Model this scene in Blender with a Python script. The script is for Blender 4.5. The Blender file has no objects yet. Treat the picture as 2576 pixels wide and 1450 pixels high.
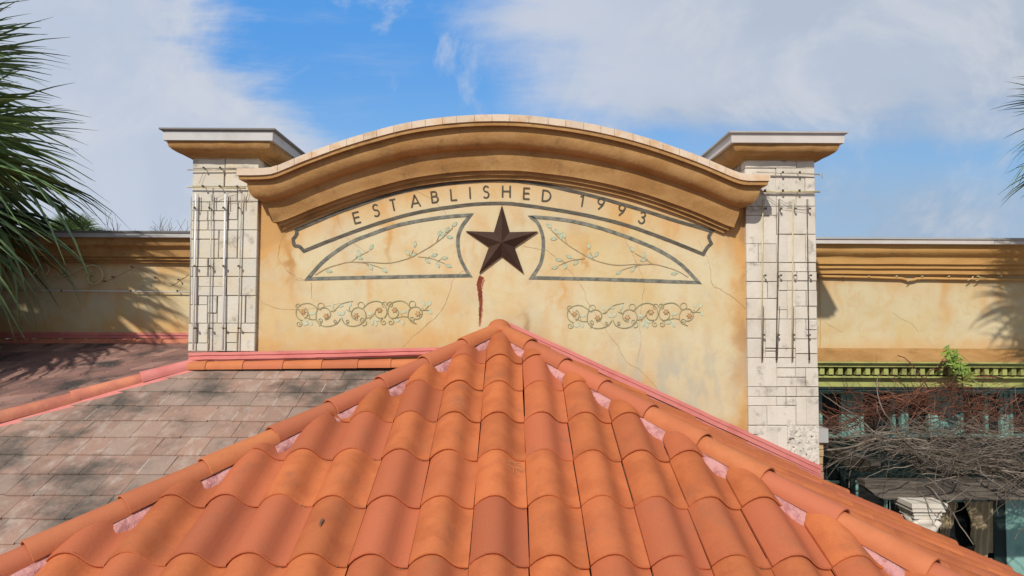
import bpy, bmesh, math, random
from math import sin, cos, tan, pi, sqrt, radians as RAD, atan2
from mathutils import Vector, Matrix, noise
random.seed(7)
SC = bpy.context.scene
COL = SC.collection
H = 5.2                                   # eye height of the camera above the ground

# ------------------------------------------------------------------ camera
F = 1717.0; PSI = RAD(0.10); TH = RAD(2.8); RHO = RAD(0.25)
fw = Vector((sin(PSI)*cos(TH), cos(PSI)*cos(TH), sin(TH)))
r0 = Vector((cos(PSI), -sin(PSI), 0)); u0 = r0.cross(fw)
rt = r0*cos(RHO) + u0*sin(RHO); up = u0*cos(RHO) - r0*sin(RHO)
CAM = Vector((0, 0, H))
cd = bpy.data.cameras.new('camera'); cam = bpy.data.objects.new('camera', cd); COL.objects.link(cam)
cd.sensor_width = 36; cd.lens = F/2576*36; cd.clip_end = 3000; cd.clip_start = 0.05
m = Matrix((( rt.x, up.x, -fw.x, CAM.x), (rt.y, up.y, -fw.y, CAM.y), (rt.z, up.z, -fw.z, CAM.z), (0,0,0,1)))
cam.matrix_world = m
SC.camera = cam

def P(px, py, Y):                          # survey of the photo: a pixel (2576 wide) on the vertical plane y = Y
    d = fw*F + rt*(px-1288) - up*(py-725)
    return CAM + d*(Y/d.y)

# ------------------------------------------------------------------ light
AZ, EL = RAD(22.5), RAD(37)                  # sun is left of and behind the camera
sdir = Vector((-sin(AZ)*cos(EL), -cos(AZ)*cos(EL), sin(EL)))
sl = bpy.data.lights.new('sun', 'SUN'); sl.energy = 4.3; sl.angle = RAD(1.0); sl.color = (1, .93, .82)
so = bpy.data.objects.new('sun', sl); COL.objects.link(so)
so.rotation_euler = sdir.to_track_quat('Z', 'Y').to_euler(); so.location = (0, 0, 30)
SC.view_settings.view_transform = 'Standard'; SC.view_settings.look = 'None'
SC.view_settings.exposure = 0.0; SC.view_settings.gamma = 1; SC.view_settings.use_curve_mapping = False

class NT:                                   # small node helper
    def __init__(s, nt): s.nt = nt; s.n = nt.nodes; s.l = nt.links
    def new(s, t, **k):
        o = s.n.new(t)
        for a, b in k.items(): setattr(o, a, b)
        return o
    def put(s, sock, v):
        if hasattr(v, 'is_output') or isinstance(v, bpy.types.NodeSocket): s.l.new(v, sock)
        elif v is not None:
            if isinstance(v, (tuple, list)) and len(v) == 3 and sock.type == 'RGBA': v = (*v, 1)
            sock.default_value = v
    def math(s, op, a, b=None, c=None, clamp=False):
        o = s.new('ShaderNodeMath', operation=op, use_clamp=clamp)
        s.put(o.inputs[0], a)
        if b is not None: s.put(o.inputs[1], b)
        if c is not None: s.put(o.inputs[2], c)
        return o.outputs[0]
    def step(s, v, a, b, lo=0., hi=1.):     # smoothstep
        o = s.new('ShaderNodeMapRange', interpolation_type='SMOOTHSTEP')
        s.put(o.inputs[0], v)
        for i, q in enumerate((a, b, lo, hi)): o.inputs[i+1].default_value = q
        return o.outputs[0]
    def mix(s, f, a, b, mode='MIX'):
        o = s.new('ShaderNodeMix', data_type='RGBA', blend_type=mode)
        s.put(o.inputs[0], f); s.put(o.inputs[6], a); s.put(o.inputs[7], b)
        return o.outputs[2]
    def noise(s, vec, scale, detail=4, rough=.55, out=0, dist=0.):
        o = s.new('ShaderNodeTexNoise'); s.put(o.inputs['Vector'], vec)
        o.inputs['Scale'].default_value = scale; o.inputs['Detail'].default_value = detail
        o.inputs['Roughness'].default_value = rough; o.inputs['Distortion'].default_value = dist
        return o.outputs[out]
    def vmath(s, op, a, b):
        o = s.new('ShaderNodeVectorMath', operation=op); s.put(o.inputs[0], a); s.put(o.inputs[1], b)
        return o.outputs[0]

w = bpy.data.worlds.new('World'); SC.world = w; w.use_nodes = True
g = NT(w.node_tree); g.n.clear()
sky = g.new('ShaderNodeTexSky', sky_type='NISHITA', sun_disc=False)
sky.sun_elevation = EL; sky.sun_rotation = atan2(sdir.x, sdir.y); sky.air_density = 1.0; sky.dust_density = .6; sky.ozone_density = 2.2
tc = g.new('ShaderNodeTexCoord').outputs['Generated']
sep = g.new('ShaderNodeSeparateXYZ'); g.l.new(tc, sep.inputs[0])
dy = g.math('MAXIMUM', g.math('ABSOLUTE', sep.outputs[1]), .12)
U = g.math('DIVIDE', sep.outputs[0], dy); V = g.math('DIVIDE', sep.outputs[2], dy)
comb = g.new('ShaderNodeCombineXYZ'); g.put(comb.inputs[0], U); g.put(comb.inputs[1], V)
uv = comb.outputs[0]
def lin(a, b, c): return g.math('ADD', g.math('MULTIPLY_ADD', U, a, c), g.math('MULTIPLY', V, b))
nl = g.noise(uv, 1.9, 8, .6, dist=.4); ns_ = g.noise(uv, 5.0, 9, .62, dist=.5)
rot = g.new('ShaderNodeMapping'); g.l.new(uv, rot.inputs[0]); rot.inputs['Rotation'].default_value = (0, 0, RAD(38)); rot.inputs['Scale'].default_value = (1.2, 6.5, 1)
streak = g.noise(rot.outputs[0], 1.6, 7, .6)
rot2 = g.new('ShaderNodeMapping'); g.l.new(uv, rot2.inputs[0]); rot2.inputs['Rotation'].default_value = (0, 0, RAD(-22)); rot2.inputs['Scale'].default_value = (1.1, 5, 1)
streak2 = g.noise(rot2.outputs[0], 1.5, 7, .55)
def amp(v, k): return g.math('MULTIPLY', g.math('SUBTRACT', v, .5), k)
# left bank: px < 620+.55*py  -> u,v
left = g.math('ADD', g.math('ADD', g.math('ADD', lin(-1.0, -.55, -.17), amp(streak, .75)), amp(nl, .30)), amp(ns_, .30))
leftm = g.step(left, -.08, .15)
# fade of the left bank's reach near the horizon
right = g.math('ADD', g.math('ADD', lin(1.0, .55, -.18), amp(streak2, .60)), g.math('ADD', amp(nl, .30), amp(ns_, .30)))
rightm = g.step(right, -.05, .20)
low = g.math('ADD', g.math('ADD', lin(-.10, 1.0, -.200), amp(streak2, .20)), g.math('ADD', amp(nl, .16), amp(ns_, .14)))
lowm = g.step(low, -.03, .09)
rightm = g.math('MULTIPLY', rightm, lowm)
hz = g.step(g.math('ADD', V, amp(streak2, .20)), .28, .13)
puff = g.math('MULTIPLY', g.step(ns_, .50, .66), .55)
dens = g.math('MAXIMUM', g.math('MAXIMUM', g.math('MULTIPLY', leftm, .93), g.math('MULTIPLY', rightm, .97)), g.math('MULTIPLY', g.math('MULTIPLY', hz, g.step(ns_, .25, .62, .45, 1.)), .85))
dens = g.math('MAXIMUM', dens, puff)
wisp = g.math('MULTIPLY', g.step(streak, .48, .75), .35)
dens = g.math('MAXIMUM', dens, wisp, clamp=True)
# cloud colour: pale lavender white left, grey body with darker base right
shade = g.math('MULTIPLY', g.step(low, .16, -.02), g.step(U, .0, .3))
shade = g.math('ADD', shade, g.math('MULTIPLY', g.step(V, .28, .47), g.math('MULTIPLY', g.step(U, .05, .4), .55)), clamp=True)
ccol = g.mix(shade, (.60, .64, .73), (.36, .44, .56))
ccol = g.mix(g.step(nl, .38, .66, 0., .6), ccol, (.47, .55, .68))
ccol = g.mix(g.step(ns_, .46, .68, 0., .55), ccol, (.70, .71, .75))
blue = g.mix(g.step(V, .04, .46), (.34, .61, .90), (.10, .37, .88))
blue = g.mix(g.step(U, .30, .60, 0., .55), blue, (.26, .46, .70))
gain = g.new('ShaderNodeVectorMath', operation='SCALE'); g.l.new(sky.outputs[0], gain.inputs[0]); gain.inputs['Scale'].default_value = .09
skyc = g.mix(.80, gain.outputs[0], blue)
fin = g.mix(dens, skyc, ccol)
below = g.step(sep.outputs[2], -.02, -.10)
fin = g.mix(below, fin, (.16, .15, .13))
bgn = g.new('ShaderNodeBackground'); g.l.new(fin, bgn.inputs[0]); bgn.inputs[1].default_value = 1.0
wo = g.new('ShaderNodeOutputWorld'); g.l.new(bgn.outputs[0], wo.inputs[0])

# ------------------------------------------------------------------ materials
def mat(name, c, c2=None, sc=3., lohi=(.4, .65), rough=.8, rnd=None, rndv=0., bump=.0, bsc=40., dirt=None, dsc=6., dlh=(.55, .7),
        fine=.12, fsc=90., stretch=(1, 1, 1), metal=0., spec=.3, attr=None, bdist=.004):
    mt = bpy.data.materials.new(name); mt.use_nodes = True
    q = NT(mt.node_tree); b = q.n['Principled BSDF']
    pos = q.new('ShaderNodeNewGeometry').outputs['Position']
    mp = q.new('ShaderNodeMapping'); q.l.new(pos, mp.inputs[0]); mp.inputs['Scale'].default_value = stretch
    pv = mp.outputs[0]
    col = (*c, 1)
    if c2: col = q.mix(q.step(q.noise(pv, sc, 5, .6), *lohi), (*c, 1), (*c2, 1))
    if rnd or rndv:
        r = q.new('ShaderNodeObjectInfo').outputs['Random']
        if rnd: col = q.mix(q.step(r, .45, 1., 0., 1.), col, (*rnd, 1))
        if rndv:
            r2 = q.math('FRACT', q.math('MULTIPLY', r, 7.13))
            hs = q.new('ShaderNodeHueSaturation'); q.put(hs.inputs['Color'], col)
            q.put(hs.inputs['Value'], q.math('MULTIPLY_ADD', r2, 2*rndv, 1-rndv)); col = hs.outputs[0]
    if dirt: col = q.mix(q.step(q.noise(pos, dsc, 7, .65), *dlh), col, (*dirt, 1))
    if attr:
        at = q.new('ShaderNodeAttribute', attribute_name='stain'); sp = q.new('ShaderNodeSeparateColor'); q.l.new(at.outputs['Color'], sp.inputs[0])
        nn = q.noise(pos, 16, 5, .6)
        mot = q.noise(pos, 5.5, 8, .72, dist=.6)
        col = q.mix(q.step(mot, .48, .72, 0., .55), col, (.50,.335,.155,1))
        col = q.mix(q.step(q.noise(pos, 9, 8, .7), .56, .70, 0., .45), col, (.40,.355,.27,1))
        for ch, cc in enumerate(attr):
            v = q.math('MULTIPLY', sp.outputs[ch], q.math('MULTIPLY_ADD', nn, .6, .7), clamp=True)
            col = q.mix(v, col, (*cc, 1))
    if fine:
        f = q.noise(pos, fsc, 3, .6)
        hs = q.new('ShaderNodeHueSaturation'); q.put(hs.inputs['Color'], col)
        q.put(hs.inputs['Value'], q.math('MULTIPLY_ADD', f, 2*fine, 1-fine)); col = hs.outputs[0]
    q.put(b.inputs['Base Color'], col)
    b.inputs['Roughness'].default_value = rough; b.inputs['Metallic'].default_value = metal
    b.inputs['Specular IOR Level'].default_value = spec
    if bump:
        bn = q.new('ShaderNodeBump'); bn.inputs['Strength'].default_value = bump; bn.inputs['Distance'].default_value = bdist
        q.put(bn.inputs['Height'], q.math('ADD', q.noise(pos, bsc, 6, .65), q.math('MULTIPLY', q.noise(pos, bsc*.2, 4, .6), 1.5)))
        q.l.new(bn.outputs[0], b.inputs['Normal'])
    return mt

MT = dict(
 stucco = mat('stucco', (.55,.47,.30), (.53,.415,.215), 2.2, (.40,.66), .88, bump=.35, bsc=55, attr=[(.52,.295,.105),(.33,.18,.07),(.40,.38,.30)], fine=.06, bdist=.003),
 cornice = mat('cornice_stucco', (.38,.220,.085), (.30,.155,.05), 3.2, (.35,.7), .85, bump=.6, bsc=38, dirt=(.22,.125,.045), dsc=7, dlh=(.50,.74), fine=.14, fsc=60, stretch=(1,1,2.2), bdist=.006),
 cornice2 = mat('orange_cornice_stucco', (.52,.30,.105), (.45,.245,.08), 3.0, (.35,.7), .85, bump=.4, bsc=30, fine=.08, stretch=(1,1,3)),
 coping = mat('coping_stone', (.56,.45,.34), (.50,.33,.19), 11, (.45,.68), .8, rndv=.08, bump=.3, bsc=50, fine=.10),
 stone = mat('limestone', (.53,.50,.43), (.55,.475,.35), 5, (.4,.7), .88, rndv=.05, bump=.6, bsc=60, dirt=(.24,.225,.19), dsc=8, dlh=(.54,.76), fine=.14, fsc=150),
 stone_r = mat('pale_limestone', (.57,.525,.455), (.50,.45,.37), 4, (.4,.7), .88, rndv=.06, bump=.5, bsc=60, dirt=(.22,.205,.18), dsc=9, dlh=(.54,.76), stretch=(1.6,1.6,.7), fine=.12, fsc=150),
 joint = mat('dark_joint', (.17,.15,.13), (.34,.31,.26), 14, (.4,.6), .95),
 rough_stone = mat('pitted_render', (.62,.58,.50), (.50,.46,.40), 20, (.45,.6), .9, bump=1., bsc=45, dirt=(.12,.11,.09), dsc=42, dlh=(.56,.62), bdist=.01),
 metal = mat('grey_flashing_metal', (.42,.41,.40), (.36,.35,.34), 4, rough=.5, metal=.2, fine=.04),
 metal_dark = mat('dark_metal_lip', (.13,.125,.12), rough=.5, metal=.2),
 metal_pale = mat('pale_flashing_metal', (.54,.50,.47), (.48,.44,.41), 4, rough=.5, fine=.04),
 clay = mat('terracotta', (.45,.132,.045), (.38,.105,.036), 6, (.4,.65), .72, rnd=(.39,.108,.048), rndv=.12, bump=.25, bsc=70, dirt=(.30,.105,.05), dsc=5, dlh=(.52,.80), fine=.13, fsc=110, spec=.25),
 clay_hip = mat('hip_terracotta', (.49,.165,.064), (.44,.138,.054), 5, (.4,.65), .72, rnd=(.40,.118,.058), rndv=.10, bump=.25, bsc=70, fine=.07, fsc=120, spec=.25),
 clay_old = mat('weathered_cap_clay', (.50,.18,.10), (.40,.13,.09), 7, (.4,.65), .75, rndv=.10, bump=.2, dirt=(.25,.12,.09), dsc=6, dlh=(.6,.8)),
 mortar = mat('pink_mortar', (.50,.25,.235), (.36,.15,.14), 18, (.45,.62), .9, bump=1., bsc=40, fine=.2, bdist=.01),
 pink = mat('pink_painted_flashing', (.58,.200,.175), (.50,.150,.13), 5, (.4,.7), .6, fine=.05, dirt=(.40,.13,.11), dsc=9, dlh=(.62,.8)),
 shingle = mat('flat_clay_shingle', (.30,.190,.145), (.37,.285,.235), 11, (.46,.68), .85, rnd=(.28,.205,.165), rndv=.09, bump=.4, bsc=60, dirt=(.085,.072,.06), dsc=2.0, dlh=(.46,.70), fine=.16, fsc=60, stretch=(1.4,.7,1)),
 shingle2 = mat('dark_flat_shingle', (.25,.135,.11), (.19,.11,.095), 3, (.35,.65), .9, rnd=(.31,.18,.145), rndv=.14, bump=.4, bsc=60, dirt=(.045,.04,.038), dsc=2.2, dlh=(.45,.66), fine=.16, fsc=60),
 underlay = mat('roof_underlay', (.10,.065,.05), rough=.95),
 ink = mat('faded_black_paint', (.065,.058,.047), (.115,.105,.08), 22, (.35,.65), .85, fine=.25, fsc=55, stretch=(.6,1,3)),
 ink2 = mat('faded_slate_paint', (.10,.105,.09), (.20,.195,.155), 18, (.35,.65), .85, fine=.25, fsc=45),
 letter = mat('lettering_paint', (.065,.053,.038), (.09,.075,.053), 30, rough=.85, fine=.15),
 olive = mat('olive_paint', (.215,.205,.11), (.30,.28,.16), 18, (.4,.65), .9),
 stem = mat('brown_olive_paint', (.27,.20,.11), (.34,.27,.16), 18, (.4,.65), .9),
 mint = mat('pale_mint_paint', (.40,.47,.345), (.50,.48,.33), 22, (.4,.65), .9),
 mint_dark = mat('mint_vein_paint', (.33,.40,.28), rough=.9),
 petal = mat('ochre_flower_paint', (.42,.235,.085), (.50,.33,.15), 30, rough=.9),
 petal_tip = mat('brown_flower_paint', (.30,.19,.12), rough=.9),
 rust = mat('rust_stain', (.13,.026,.016), (.20,.05,.026), 25, (.4,.62), .95, fine=.3, fsc=70),
 rust2 = mat('rust_halo', (.30,.105,.05), (.42,.21,.10), 25, (.4,.62), .95),
 crack = mat('crack_line', (.30,.17,.075), (.42,.27,.14), 9, (.4,.62), .95),
 star = mat('dark_brown_metal', (.045,.024,.016), (.060,.032,.022), 5, (.4,.7), .7, fine=.1, spec=.2),
 glass_tube = mat('white_glass_tube', (.66,.66,.66), rough=.25, spec=.5),
 glass_old = mat('yellowed_glass_tube', (.50,.44,.26), (.40,.34,.18), 10, rough=.35, spec=.5),
 glass_dim = mat('dirty_glass_tube', (.42,.40,.34), (.30,.27,.22), 9, rough=.35, spec=.5),
 tube_dark = mat('blackened_tube', (.085,.07,.055), (.22,.18,.13), 12, (.45,.7), .6),
 clip = mat('tube_clip', (.09,.07,.045), rough=.7),
 wire = mat('grey_wire', (.20,.18,.16), rough=.7),
 green = mat('lime_green_paint', (.37,.385,.125), (.27,.29,.10), 5, (.4,.7), .75, dirt=(.14,.13,.05), dsc=5, dlh=(.6,.8), fine=.1),
 green_shaded = mat('shaded_green_paint', (.022,.026,.010), rough=.9),  # near-black green: shade between the dentils painted into the band behind them
 teal = mat('teal_paint', (.21,.38,.34), (.13,.27,.245), 6, (.4,.7), .6, fine=.15, fsc=40),
 teal_shaded = mat('shaded_dark_teal_paint', (.013,.030,.028), (.009,.02,.019), 4, rough=.7),  # dark teal, with the courtyard's shade put into the colour
 wood = mat('grey_weathered_wood', (.13,.11,.09), (.055,.047,.038), 5, (.35,.6), .9, stretch=(.7,3,12), bump=.6, bsc=30, fine=.25, fsc=60),
 cloth = mat('tan_curtain_cloth', (.42,.34,.215), (.34,.27,.17), 8, rough=.9),
 brick = mat('tan_brick', (.50,.36,.20), (.36,.22,.12), 16, (.4,.6), .9, rndv=.15, bump=.6),
 twig = mat('grey_dead_twig', (.22,.185,.15), (.10,.075,.055), 6, (.35,.65), .9, fine=.3, fsc=30),
 redtwig = mat('red_brown_twig', (.22,.085,.05), (.075,.035,.022), 6, (.35,.65), .9, fine=.3, fsc=30),
 leaf = mat('palm_leaf', (.20,.275,.10), (.09,.155,.055), 3.5, (.35,.65), .45, fine=.25, fsc=35, rndv=.25, spec=.4),
 leaf_old = mat('yellowing_palm_leaf', (.20,.17,.055), (.11,.12,.04), 5, (.35,.65), .55, fine=.2),
 newleaf = mat('fresh_green_leaf', (.19,.27,.035), (.10,.17,.03), 14, rough=.5, rndv=.3),
 bark = mat('palm_bark', (.20,.155,.11), (.11,.085,.06), 8, (.4,.6), .95, stretch=(1,1,3), bump=1., bsc=18, bdist=.02),
 pale_joint = mat('pale_joint_mortar', (.50,.44,.38), rough=.9),
 grit = mat('grey_grit', (.13,.12,.09), (.22,.20,.15), 60, rough=.95),
 ground = mat('paving', (.30,.27,.235), (.22,.20,.175), 1.5, (.35,.65), .9, bump=.3, bsc=8, fine=.12, fsc=12),
 block = mat('cream_render', (.52,.42,.27), (.46,.34,.19), 2, rough=.9, bump=.3),
)
def glassmat():
    mt = bpy.data.materials.new('dark_window_glass'); mt.use_nodes = True
    b = mt.node_tree.nodes['Principled BSDF']; b.inputs['Base Color'].default_value = (.012,.014,.014,1)
    b.inputs['Roughness'].default_value = .08; b.inputs['Specular IOR Level'].default_value = .35
    return mt
MT['glass'] = glassmat()

# ------------------------------------------------------------------ mesh helpers
def link(name, me, m_=None, parent=None, mw=None):
    o = bpy.data.objects.new(name, me); COL.objects.link(o)
    if m_ and me and not me.materials: me.materials.append(MT[m_])
    if parent is not None: o.parent = parent; o.matrix_parent_inverse = parent.matrix_world.inverted()
    if mw is not None: o.matrix_world = mw
    return o
SH = {}
def thing(name, label, cat, loc=(0,0,0), group=None):
    o = bpy.data.objects.new(name, None); COL.objects.link(o)
    o.matrix_world = Matrix.Translation(loc)
    o['label'] = label; o['category'] = cat; o['kind'] = 'thing'
    if group: o['group'] = group
    return o
def part(name, me, m_, par, mw=None):       # child keeping world placement
    if me.materials and me.materials[0] != MT[m_]:
        me = SH.setdefault((me.name, m_), None) or SH.__setitem__((me.name, m_), me.copy()) or SH[(me.name, m_)]
        me.materials[0] = MT[m_]
    o = bpy.data.objects.new(name, me); COL.objects.link(o)
    if not me.materials: me.materials.append(MT[m_])
    root = par
    wm = Matrix.Identity(4); chain = []
    while root is not None: chain.append(root); root = root.parent
    for r in reversed(chain): wm = wm @ r.matrix_parent_inverse @ r.matrix_basis
    o.parent = par; o.matrix_basis = wm.inverted() @ (mw if mw is not None else Matrix.Identity(4))
    return o
def mesh(name, vs, fs, smooth=False, mats=None):
    me = bpy.data.meshes.new(name); me.from_pydata([tuple(v) for v in vs], [], fs)
    if smooth: me.polygons.foreach_set('use_smooth', [True]*len(me.polygons))
    me.update(); return me
class MB:
    def __init__(s): s.v = []; s.f = []; s.sm = []
    def add(s, vs, fs, sm=False):
        n = len(s.v); s.v += [tuple(v) for v in vs]; s.f += [tuple(i+n for i in f) for f in fs]; s.sm += [sm]*len(fs); return s
    def box(s, x0, x1, y0, y1, z0, z1):
        vs = [(x,y,z) for z in (z0,z1) for y in (y0,y1) for x in (x0,x1)]
        return s.add(vs, [(0,2,3,1),(4,5,7,6),(0,1,5,4),(2,6,7,3),(0,4,6,2),(1,3,7,5)])
    def bevbox(s, x0, x1, y0, y1, z0, z1, b=.003):   # box whose front (-y) edges are chamfered
        vs = [(x,y1,z) for z in (z0,z1) for x in (x0,x1)] + [(x,y0+b,z) for z in (z0,z1) for x in (x0,x1)] + \
             [(x,y0,z) for z in (z0+b,z1-b) for x in (x0+b,x1-b)]
        return s.add(vs, [(0,2,3,1),(4,5,1,0),(5,7,3,1),(7,6,2,3),(6,4,0,2),(8,9,5,4),(9,11,7,5),(11,10,6,7),(10,8,4,6),(8,10,11,9)])
    def tube(s, pts, r, n=6, cap=True, taper=1.):
        pts = [Vector(p) for p in pts]; rings = []; ref = Vector((.13,.31,.94))
        for i, p in enumerate(pts):
            t = (pts[min(i+1,len(pts)-1)] - pts[max(i-1,0)])
            t = t.normalized() if t.length > 1e-9 else Vector((0,0,1))
            a = t.cross(ref)
            if a.length < .05: a = t.cross(Vector((1,0,0)))
            a.normalize(); b = t.cross(a)
            rr = r*(1+(taper-1)*i/max(1,len(pts)-1)) if not callable(r) else r(i/max(1,len(pts)-1))
            rings.append([p + (a*cos(2*pi*k/n) + b*sin(2*pi*k/n))*rr for k in range(n)])
        vs = [v for g_ in rings for v in g_]; fs = []
        for i in range(len(pts)-1):
            for k in range(n): fs.append((i*n+k, i*n+(k+1)%n, (i+1)*n+(k+1)%n, (i+1)*n+k))
        if cap and n > 3: fs += [tuple(range(n))[::-1], tuple((len(pts)-1)*n+k for k in range(n))]
        return s.add(vs, fs, True)
    def lathe(s, c, prof, n=16):
        vs = [(c[0]+r*cos(2*pi*k/n), c[1]+r*sin(2*pi*k/n), c[2]+z) for r, z in prof for k in range(n)]
        fs = [(i*n+k, i*n+(k+1)%n, (i+1)*n+(k+1)%n, (i+1)*n+k) for i in range(len(prof)-1) for k in range(n)]
        fs += [tuple(range(n))[::-1], tuple((len(prof)-1)*n+k for k in range(n))]
        return s.add(vs, fs, True)
    def me(s, name='m'):
        me = bpy.data.meshes.new(name); me.from_pydata(s.v, [], s.f)
        me.polygons.foreach_set('use_smooth', s.sm); me.update(); return me
def boxpart(name, m_, par, *a, **k): return part(name, MB().box(*a).me(name), m_, par)
def solo(name, me, m_, label, cat, group=None):
    o = link(name, me, m_); o['label'] = label; o['category'] = cat; o['kind'] = 'thing'
    if group: o['group'] = group
    return o
def struct(name, me, m_):
    o = link(name, me, m_); o['kind'] = 'structure'; return o

def catmull(pts, n=6, closed=False):
    pts = [tuple(p) for p in pts]; out = []; N = len(pts)
    for i in range(N if closed else N-1):
        g_ = (lambda k: pts[k % N]) if closed else (lambda k: pts[min(max(k,0),N-1)])
        p0,p1,p2,p3 = g_(i-1),g_(i),g_(i+1),g_(i+2)
        for j in range(n):
            t = j/n
            out.append(tuple(.5*((2*b)+(-a+c)*t+(2*a-5*b+4*c-d)*t*t+(-a+3*b-3*c+d)*t**3) for a,b,c,d in zip(p0,p1,p2,p3)))
    if not closed: out.append(pts[-1])
    return out
def ribbon2(pts, w_, closed=False, jag=0., taper=None):   # flat stroke in 2D with mitred joins -> verts, faces
    pts = [Vector(p) for p in pts]; n = len(pts); L = []; R_ = []
    for i, p in enumerate(pts):
        a = pts[i-1] if (i > 0 or closed) else None; b = pts[(i+1) % n] if (i < n-1 or closed) else None
        d1 = (p-a).normalized() if a is not None and (p-a).length > 1e-9 else None
        d2 = (b-p).normalized() if b is not None and (b-p).length > 1e-9 else None
        if d1 is None: d1 = d2
        if d2 is None: d2 = d1
        n1 = Vector((-d1.y, d1.x)); n2 = Vector((-d2.y, d2.x)); m_ = n1+n2
        m_ = m_.normalized() if m_.length > .1 else n1
        k = 1/max(.45, m_.dot(n1)); ww = (w_ if not callable(w_) else w_(i/max(1,n-1)))/2*k
        j1 = 1+random.uniform(-jag, jag); j2 = 1+random.uniform(-jag, jag)
        L.append(p+m_*ww*j1); R_.append(p-m_*ww*j2)
    fs = [(i, i+1, n+i+1, n+i) for i in range(n-1)]
    if closed: fs.append((n-1, 0, n, 2*n-1))
    return L+R_, fs
class Decal:                                # thin paint lying on a wall plane y = Y (built from photo survey points)
    def __init__(s, Y, off): s.Y = Y; s.off = off; s.mb = MB(); s.k = 0
    def xz(s, p): q = P(p[0], p[1], s.Y); return Vector((q.x, q.z))
    def line(s, pts, w_, closed=False, jag=0.):
        q = [s.xz(p) for p in pts]; v, f = ribbon2(q, w_, closed, jag); s.k += 1
        s.mb.add([(a.x, s.Y-s.off-s.k*.00004, a.y) for a in v], f)
    def poly(s, pts, off=0.):
        s.k += 1; q = [s.xz(p) for p in pts]; s.mb.add([(a.x, s.Y-s.off-off-s.k*.00004, a.y) for a in q], [tuple(range(len(q)))])
    def fan(s, c, pts, off=0.):
        q = [s.xz(p) for p in [c]+pts]; n = len(pts)
        s.mb.add([(a.x, s.Y-s.off-off, a.y) for a in q], [(0, i+1, (i+1) % n+1) for i in range(n)])
    def put(s, name, m_, par):
        me = s.mb.me(name); bm = bmesh.new(); bm.from_mesh(me)
        for f in bm.faces:
            if f.normal.y > 0: f.normal_flip()
        bm.to_mesh(me); bm.free(); return part(name, me, m_, par)

# ------------------------------------------------------------------ ground
struct('ground', MB().add([(-400,-200,0),(400,-200,0),(400,700,0),(-400,700,0)], [(0,1,2,3)]).me(), 'ground')

YW = 5.22                                   # main parapet wall plane
YL = 6.60                                   # low side walls
# ------------------------------------------------------------------ main parapet wall
coping_px = [(598,424),(640,424),(682,421),(715,409),(760,390),(800,375),(850,357),(900,341),(950,327),(1000,314),(1050,304),(1100,297),(1150,292),(1200,289),(1262,288),
             (1330,291),(1400,299),(1450,306),(1500,315),(1550,326),(1600,339),(1650,354),(1700,371),(1760,393),(1810,414),(1845,429),(1872,437),(1900,438),(1926,438)]
PC = .29
cop = [P(x, y, YW-PC) for x, y in coping_px]
cop = [Vector(q) for q in catmull(cop, 3)]
def zc(x):                                  # coping top height at wall abscissa x
    if x <= cop[0].x: return cop[0].z
    for a, b in zip(cop, cop[1:]):
        if x <= b.x: return a.z + (b.z-a.z)*(x-a.x)/max(1e-9, b.x-a.x)
    return cop[-1].z
XL, XR = P(647, 700, YW).x, P(1880, 700, YW).x
WALL = thing('parapet_wall', 'tall cream stucco parapet with curved top, painted ornaments and the words ESTABLISHED 1993', 'wall', (0, YW, H-1.3))

def fbm(x, z, s, o=0.): return noise.fractal(Vector((x*s+o, z*s-o, o*.37)), .8, 2.1, 4)
def px_of(x, z, Y):                         # inverse of P, for the survey of stains
    d = Vector((x, Y, z)) - CAM; k = d.dot(fw)
    return 1288 + F*d.dot(rt)/k, 725 - F*d.dot(up)/k
def sst(a, b, v):
    t = min(1, max(0, (v-a)/(b-a))); return t*t*(3-2*t)
def wallgrid(name, x0, x1, zb, zt, Y, step, fn, par):
    nx = max(2, int((x1-x0)/step)); nz = max(2, int((zt((x0+x1)/2)-zb)/step)); vs = []; cols = []
    for i in range(nx+1):
        x = x0+(x1-x0)*i/nx; top = zt(x)
        for j in range(nz+1):
            z = zb+(top-zb)*j/nz; vs.append((x, Y + .0018*noise.noise(Vector((x*3, z*3, 1))), z)); cols.append(fn(x, z))
    fs = [(i*(nz+1)+j, (i+1)*(nz+1)+j, (i+1)*(nz+1)+j+1, i*(nz+1)+j+1) for i in range(nx) for j in range(nz)]
    me = mesh(name, vs, fs, True)
    a = me.color_attributes.new('stain', 'FLOAT_COLOR', 'POINT')
    a.data.foreach_set('color', [c for t in cols for c in (*t, 1.)])
    return part(name, me, 'stucco', par)

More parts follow.
